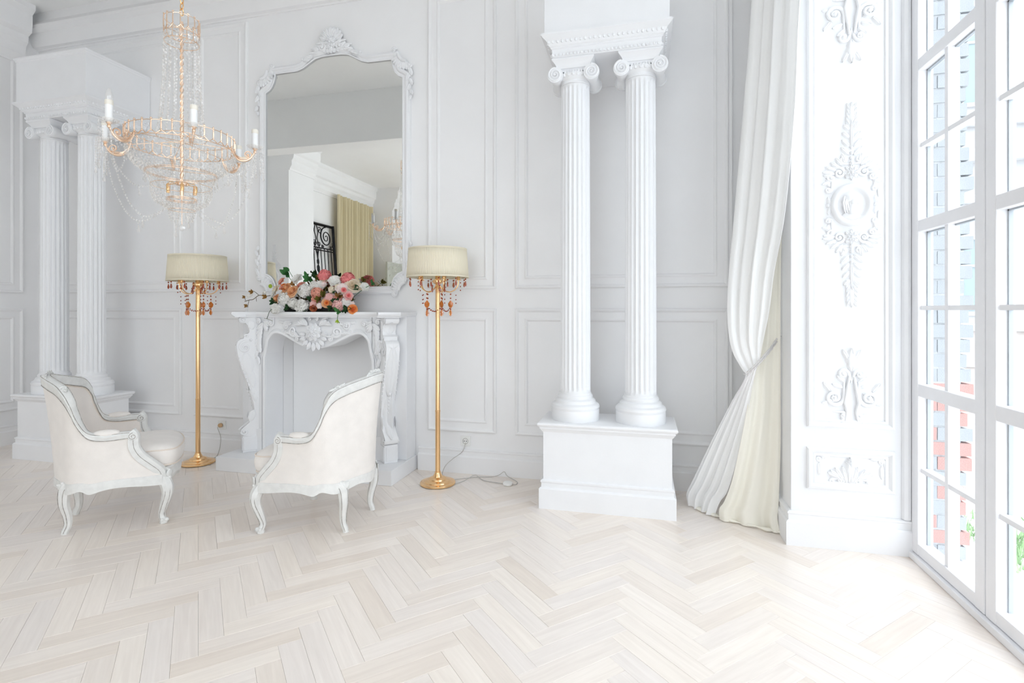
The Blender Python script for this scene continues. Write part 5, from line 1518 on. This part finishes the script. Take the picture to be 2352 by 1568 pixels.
sheet('sheer_drape', [((.66, 3.44, 4.1), (.90, 3.10, 4.1), .022), (A_(1726, 0, 3.43), A_(1840, 0, 3.13), .020), (A_(1708, 242, 3.42), A_(1828, 242, 3.15), .018), (A_(1687, 485, 3.41), A_(1805, 485, 3.20), .016), (A_(1673, 640, 3.38), A_(1780, 620, 3.25), .015), (A_(1671, 735, 3.36), A_(1768, 710, 3.28), .014), (A_(1680, 800, 3.35), A_(1757, 765, 3.30), .010), (A_(1701, 842, 3.34), A_(1750, 798, 3.31), .006), (A_(1716, 862, 3.335), A_(1746, 822, 3.32), .003)], M_sheer, 4.2, 1, seed=3)
sheet('sheer_tail', [(A_(1716, 858, 3.34), A_(1742, 832, 3.33), .003), (A_(1703, 884, 3.37), A_(1730, 880, 3.34), .006), (A_(1681, 920, 3.43), A_(1721, 930, 3.36), .010), (A_(1634, 1011, 3.52), A_(1703, 1020, 3.40), .014), (A_(1593, 1097, 3.60), A_(1674, 1122, 3.46), .018), (A_(1576, 1132, 3.64), A_(1655, 1152, 3.48), .020), ((.275, 3.67, .006), (.425, 3.475, .006), .022)], M_sheer, 4.4, 1, seed=8)
sheet('cream_drape', [((.73, 3.50, 4.1), (.785, 3.40, 4.1), .008), (A_(1775, 300, 3.44), A_(1800, 300, 3.36), .006), (A_(1756, 600, 3.44), A_(1794, 600, 3.40), .008), (A_(1742, 735, 3.42), A_(1793, 735, 3.40), .010), (A_(1735, 800, 3.40), A_(1793, 790, 3.40), .010), (A_(1722, 866, 3.38), A_(1793, 850, 3.40), .011), (A_(1718, 925, 3.37), A_(1793, 930, 3.40), .014), (A_(1702, 1011, 3.38), A_(1793, 1015, 3.40), .018), (A_(1682, 1100, 3.42), A_(1791, 1090, 3.40), .022), (A_(1664, 1150, 3.44), A_(1788, 1160, 3.38), .026), (A_(1652, 1168, 3.45), A_(1786, 1190, 3.36), .030), ((.45, 3.46, .005), (.765, 3.33, .005), .034)], M_cream, 2.3, 1, seed=14)
# folded hem lying on the boards
m = MB(); hp = catmull([(.33, 3.60, .012), (.40, 3.53, .010), (.46, 3.475, .014), (.54, 3.42, .012), (.62, 3.385, .014), (.70, 3.345, .012), (.765, 3.33, .012)], 6)
m.tube(hp, [.012+.006*sin(i*.9) for i in range(len(hp))], 8, flat=.7); m.build('hem', M_cream, cur)
tb = thing('curtain_tieback', 'pale twisted cord tieback holding the curtain to the pier', 'tieback', (.74, 3.38, 1.0))
hk = V((.786, 3.436, 1.142)); pn = at(1716, 860, 3.315)
for q in (0, 1):
    a = hk+V((-.004, -.008, .004-.016*q)); p1 = pn+V((-.008, -.004, .006-.016*q))
    pts = catmull([a, a.lerp(p1, .35)+V((0, -.045, .0)), a.lerp(p1, .72)+V((0, -.04, 0)), p1], 12)
    m = MB()
    for ph in (0, pi):
        w_ = []
        for i, p in enumerate(pts):
            t = i*.9+ph; w_.append(p+V((.0025*cos(t), .0025*sin(t), .0015*sin(t))))
        m.tube(w_, .0034, 6)
    o = m.build('cord', M_rope, tb); o['kind'] = 'stuff'
m = MB(); p1 = pn+V((-.008, -.004, 0)); m.tube(catmull([p1, p1+V((-.004, .04, .0)), p1+V((.03, .09, .03)), hk+V((-.01, .03, 0)), hk], 8), .004, 6); m.build('back_cord', M_rope, tb)
Fh = FR(hk+V((.003, 0, 0)), (0, -1, 0), (0, 0, 1)); m = MB(); rosette(m, Fh, 0, 0, .020, 6, .010); m.build('hook_rosette', M_orn, tb, angle=60)

# ================================================================ PLASTER RELIEFS ON THE PIER
F0_ = FR((0, 0, 0), (1, 0, 0), (0, 0, 1))
def relief(name, label, loc, parts, group=None, rz=0):
    t = thing(name, label, 'relief', loc, rz, group)
    for nm, mb in parts: mb.build(nm, M_orn, t, world=False, angle=60)
    return t
def cartouche():
    P = []
    m = MB()
    # oval field and ring
    rings = [(.0, .006), (.062, .006), (.070, .008), (.076, .018), (.086, .024), (.096, .020), (.102, .010), (.104, -.001)]
    n = 40; vs = []; fs = []
    for r, h in rings:
        for k in range(n): vs.append((r*1.0*cos(2*pi*k/n), -h, r*1.13*sin(2*pi*k/n)))
    for i in range(len(rings)-1):
        for k in range(n):
            l = (k+1) % n; fs.append((i*n+k, i*n+l, i*n+n+l, i*n+n+k))
    m.add(vs, fs); P.append(('medallion', m))
    m = MB()   # profile bust
    m.ball((.004, -.012, .022), (.026, .020, .034), 14, 10); m.ball((.026, -.012, .010), (.014, .012, .012), 10, 7); m.ball((.032, -.012, .024), (.007, .008, .009), 8, 6)
    m.ball((-.010, -.010, .035), (.034, .022, .030), 14, 9); m.ball((-.030, -.010, .012), (.018, .016, .026), 10, 8)
    m.tube([(-.002, -.010, .000), (-.006, -.010, -.030), (-.004, -.008, -.050)], [.017, .016, .022], 10)
    m.ball((-.004, -.006, -.062), (.048, .018, .024), 14, 8)
    for k in range(5): m.tube([(-.04+.012*k, -.024, .045-.004*k), (-.045+.010*k, -.020, .01), (-.038+.010*k, -.018, -.03), (-.03+.01*k, -.016, -.055)], [.004, .006, .005, .002], 6)
    P.append(('portrait_bust', m))
    for sg, nm in ((1, 'upper_spray'), (-1, 'lower_spray')):
        m = MB()
        rosette(m, F0_, 0, sg*.175, .042, 8, .014)
        for sx in (-1, 1):
            scroll(m, F0_, sx*.060, sg*.175, .030, 1.5, pi/2*sg, sx*sg, .009, tail=.03); scroll(m, F0_, sx*.098, sg*.150, .022, 1.4, pi/2*sg, -sx*sg, .008, tail=.03); scroll(m, F0_, sx*.035, sg*.245, .022, 1.5, -pi/2*sg, sx*sg, .008, tail=.03)
            for k in range(5): leafr(m, F0_, sx*(.03+.014*k), sg*(.225-.012*k), sg*pi/2-sx*sg*(.35+.28*k), .055, .024, .012, 2)
            for k in range(3): leafr(m, F0_, sx*(.085+.008*k), sg*(.19-.03*k), (0 if sx > 0 else pi)+sx*sg*(.5-.4*k), .045, .02, .011, 1)
            for k in range(4): leafr(m, F0_, sx*.010, sg*(.27+.045*k), sg*pi/2-sx*sg*.75, .060-.006*k, .024, .012, 2)
            for k in range(5): leafr(m, F0_, sx*.006, sg*(.40+.028*k), sg*pi/2-sx*sg*.42, .055-.003*k, .016, .010, 1)
        for k in range(4): bead(m, F0_, 0, sg*(.225+.028*k), .012-.001*k)
        leafr(m, F0_, 0, sg*.30, sg*pi/2, .16, .022, .012, 4); leafr(m, F0_, 0, sg*.44, sg*pi/2, .115, .030, .012, 2)
        P.append((nm, m))
    for sx in (-1, 1):
        m = MB(); P.append(('side_scroll', m))
        for sg in (-1, 1):
            scroll(m, F0_, sx*.112, sg*.085, .017, 1.4, 0, sx*sg, .008, tail=.05); leafr(m, F0_, sx*.112, sg*.05, -sg*pi/2*.9, .05, .022, .010, 2); leafr(m, F0_, sx*.106, sg*.10, sg*pi/2-sx*sg*.4, .045, .02, .010, 1)
        bead(m, F0_, sx*.114, 0, .010)
    
    return P
def spray(flip):
    s = -1 if flip else 1
    m = MB()
    Z = lambda z: s*z
    leafr(m, F0_, 0, Z(.27), s*pi/2, .125, .052, .018, 3); leafr(m, F0_, -.012, Z(.33), s*(pi/2+.5), .065, .026, .014, 2); leafr(m, F0_, .012, Z(.33), s*(pi/2-.5), .065, .026, .014, 2)
    for sx in (-1, 1):
        scroll(m, F0_, sx*.040, Z(.255), .026, 1.5, s*pi*.1 if sx < 0 else pi-s*pi*.1, -sx*s, .010, tail=.06); scroll(m, F0_, sx*.083, Z(.125), .047, 1.7, (pi if sx > 0 else 0), sx*s, .012, tail=.09)
        scroll(m, F0_, sx*.040, Z(.03), .018, 1.4, s*pi/2, sx*s, .009, tail=.05)
        for k in range(4): leafr(m, F0_, sx*(.03+.012*k), Z(.21-.03*k), (0 if sx > 0 else pi)+sx*s*(.7-.35*k), .055, .026, .013, 2)
        leafr(m, F0_, sx*.10, Z(.16), (0 if sx > 0 else pi)+sx*s*.9, .06, .026, .013, 2); leafr(m, F0_, sx*.11, Z(.10), (0 if sx > 0 else pi)-sx*s*.2, .035, .02, .012, 1); rosette(m, F0_, sx*.083, Z(.125), .022, 6, .010)
        m.tube([tuple(fp(F0_, sx*.012, Z(.24), .006)), tuple(fp(F0_, sx*.022, Z(.17), .008)), tuple(fp(F0_, sx*.034, Z(.10), .008)), tuple(fp(F0_, sx*.022, Z(.05), .006)), tuple(fp(F0_, sx*.03, Z(.0), .006))], [.006, .009, .009, .008, .006], 7)
        leafr(m, F0_, sx*.03, Z(.03), -s*pi/2+sx*s*.5, .045, .022, .012, 1)
    return [('scroll_spray', m)]
R1 = relief('plaster_relief', 'white plaster cartouche with a portrait medallion on the pier by the glazed doors', (1.088, 3.2095, 1.866), cartouche())
R2 = relief('plaster_relief', 'white plaster scroll spray at the foot of the long pier panel', (1.088, 3.2095, .694), spray(False))
R3 = relief('plaster_relief', 'white plaster scroll spray hanging high on the pier above the portrait medallion', (1.088, 3.2095, 3.03), spray(True))
m = MB(); leafr(m, F0_, 0, -.07, pi/2, .14, .045, .020, 3); rosette(m, F0_, 0, .045, .022, 6, .012)
for sx in (-1, 1):
    for k in range(4): leafr(m, F0_, sx*(.012+.012*k), -.075+.012*k, pi/2-sx*(.25+.32*k), .10-.012*k, .026, .014, 2)
    scroll(m, F0_, sx*.045, -.055, .020, 1.4, pi/2, sx, .008, tail=.04); scroll(m, F0_, sx*.085, -.062, .013, 1.3, pi/2, -sx, .007, tail=.03)
m2 = []
for sx in (-1, 1):
    q = MB()
    for sz in (1,):
        scroll(q, F0_, sx*.150, sz*.055, .016, 1.4, 0, sx, .007, tail=.03); leafr(q, F0_, sx*.150, sz*.035, -pi/2, .07, .022, .010, 2); leafr(q, F0_, sx*.145, sz*.068, (pi if sx > 0 else 0), .05, .018, .010, 1)
    m2.append(('corner_sprig', q))
relief('plaster_relief', 'small white palmette relief in the low framed panel of the pier', (1.080, 3.2095, .425), [('palmette', m)]+m2)
# the matching pier seen only in the mirror
r = dup(R1, (-6.215, .1005, 1.866), pi, 'plaster portrait cartouche on the far pier, visible only in the mirror')

# ================================================================ SEEN IN THE MIRROR: gate, drape, panelled screen
gate = thing('iron_gate', 'tall black wrought iron gate leaning on the far wall, reflected in the mirror', 'gate', (-6.30, -1.35, 0))
ln = Matrix(((0, 0, 0, 0),)*4)
def gp(y, z, h=0.0): return (-6.20-.075*z+h, y, z)
m = MB()
def bar(a, b_, r): m.tube([a, b_], r, 4)
for y in (-.78, -1.98): m.tube([gp(y, .02), gp(y, 3.06)], .035, 4)
for z in (.08, 3.03): m.tube([gp(-.78, z), gp(-1.98, z)], .028, 4)
for z in (2.55, 2.50, .9): m.tube([gp(-.78, z), gp(-1.98, z)], .012, 4)
m.build('frame', M_black, gate, smooth=False)
for k in range(9):
    y = -.78-.12*(k+1); mm = MB(); mm.tube([gp(y, .08), gp(y, 2.55)], .0095, 6); mm.build('bar', M_black, gate)
Fg = FR(gp(-1.38, 2.78), (0, 1, 0), (-.075, 0, 1))
for sx in (-1, 1):
    mm = MB(); sp = []
    for q in range(60):
        a = pi/2+sx*2*pi*2.2*q/59; r_ = .215*(1-.9*(q/59)**.8); sp.append(fp(Fg, sx*.33+r_*cos(a), .005+r_*sin(a)*1.0))
    mm.tube(sp, [.014-.006*q/59 for q in range(60)], 6); mm.build('spiral', M_black, gate)
    for cx_, cz, r_, dd in ((.07, -.15, .06, 1), (.55, -.15, .05, -1), (.12, .12, .07, -1), (.20, -.19, .04, 1), (.47, -.20, .035, -1)):
        mm = MB(); sp = []
        for q in range(30):
            a = dd*sx*2*pi*1.3*q/29+pi*.3; rr_ = r_*(1-.8*q/29); sp.append(fp(Fg, sx*cx_+rr_*cos(a), cz+rr_*sin(a)))
        mm.tube(sp, .009, 5); mm.build('scroll', M_black, gate)
mm = MB()
for sx in (-1, 1): mm.tube(catmull([fp(Fg, sx*.02, .23), fp(Fg, sx*.06, .1), fp(Fg, sx*.02, -.05), fp(Fg, sx*.07, -.2), fp(Fg, sx*.02, -.36), fp(Fg, 0, -.5)], 6), .010, 5)
mm.build('centre_motif', M_black, gate)
m = MB(); F3 = FR(gp(-1.38, 2.2), (0, 1, 0), (-.075, 0, 1)); leafr(m, F3, 0, .0, -pi/2, .16, .09, .02, 2); leafr(m, F3, 0, 0, pi/2, .12, .07, .02, 2); m.build('spear_leaf', M_black, gate)
dr = MB()
def df(u, v):
    y = -2.02-1.55*u; z = .03+3.72*v
    return (-6.36+.045*sin(2*pi*11*u)+.02*sin(2*pi*4.3*u+1), y, z)
dr.grid(df, 150, 4); o = dr.build('drape', M_beige, angle=80); tag(o, 'floor length beige drape on the far side wall, reflected in the mirror', 'curtain')
M_scr = mat('grey_green_panel', (.50, .51, .45), .35, var=.05, vscale=6)
sc = thing('folding_screen', 'grey green panelled screen with round studs, reflected low in the mirror edge', 'screen', (-5.88, -3.86, 0))
MB().box(-5.91, -5.88, -4.40, -3.34, .02, 2.42).build('panel', M_scr, sc, smooth=False)
m = MB(); fr_ = FR((-5.88, 0, 0), (0, 1, 0), (0, 0, 1)); frame_rect(m, fr_, -4.40, -3.34, .02, 2.42, [(0, 0), (0, .02), (.03, .025), (.06, .02), (.20, .02), (.22, .028), (.24, .012), (.26, .008)]); m.build('border', M_scr, sc)
for k in range(12):
    for y in (-3.47, -4.27):
        mm = MB(); mm.ball((-5.858, y, .2+.19*k), (.014, .026, .026), 10, 6); mm.build('stud', M_scr, sc)
for k in range(4):
    mm = MB(); mm.ball((-5.858, -3.62-.17*k, 2.30), (.014, .026, .026), 10, 6); mm.build('stud', M_scr, sc)
import OpenImageIO as oiio, sys
im=oiio.ImageBuf(sys.argv[1] if len(sys.argv)>1 else '/workdir/render_main.png'); s=im.spec(); k=s.width/2352
import numpy as np
a=im.get_pixels(oiio.UINT8)
for n,x,y in [('wall L 320,800',320,800),('wall mid 1060,300',1060,300),('wallC 1600,900',1600,850),('pier 1960,760',1960,760),('pierlow 1950,1220',1950,1215),('ceil 200,30',200,30),('floor 60,1130',60,1130),('floor 100,1400',100,1400),('floor 600,1450',600,1450),('floor 1200,1500',1200,1500),('floor 1900,1450',1900,1450),('floor 1140,1210',1140,1210),('lwall 20,500',20,500),('pedR 1400,1070',1400,1070),('pedL 60,960',60,960),('colR 1470,600',1470,600),('sideL 260,200',260,200),('frontL 120,170',120,170),('firebox 740,880',740,880),('sock rail 1260,1000',1220,1010),('niche 1700,300',1700,300),('shadeR',1010,605),('shadeL',440,615)]:
    X,Y=int(x*k),int(y*k); r=max(1,int(4*k)); print(n, a[Y-r:Y+r+1,X-r:X+r+1,:3].reshape(-1,3).mean(0).astype(int))
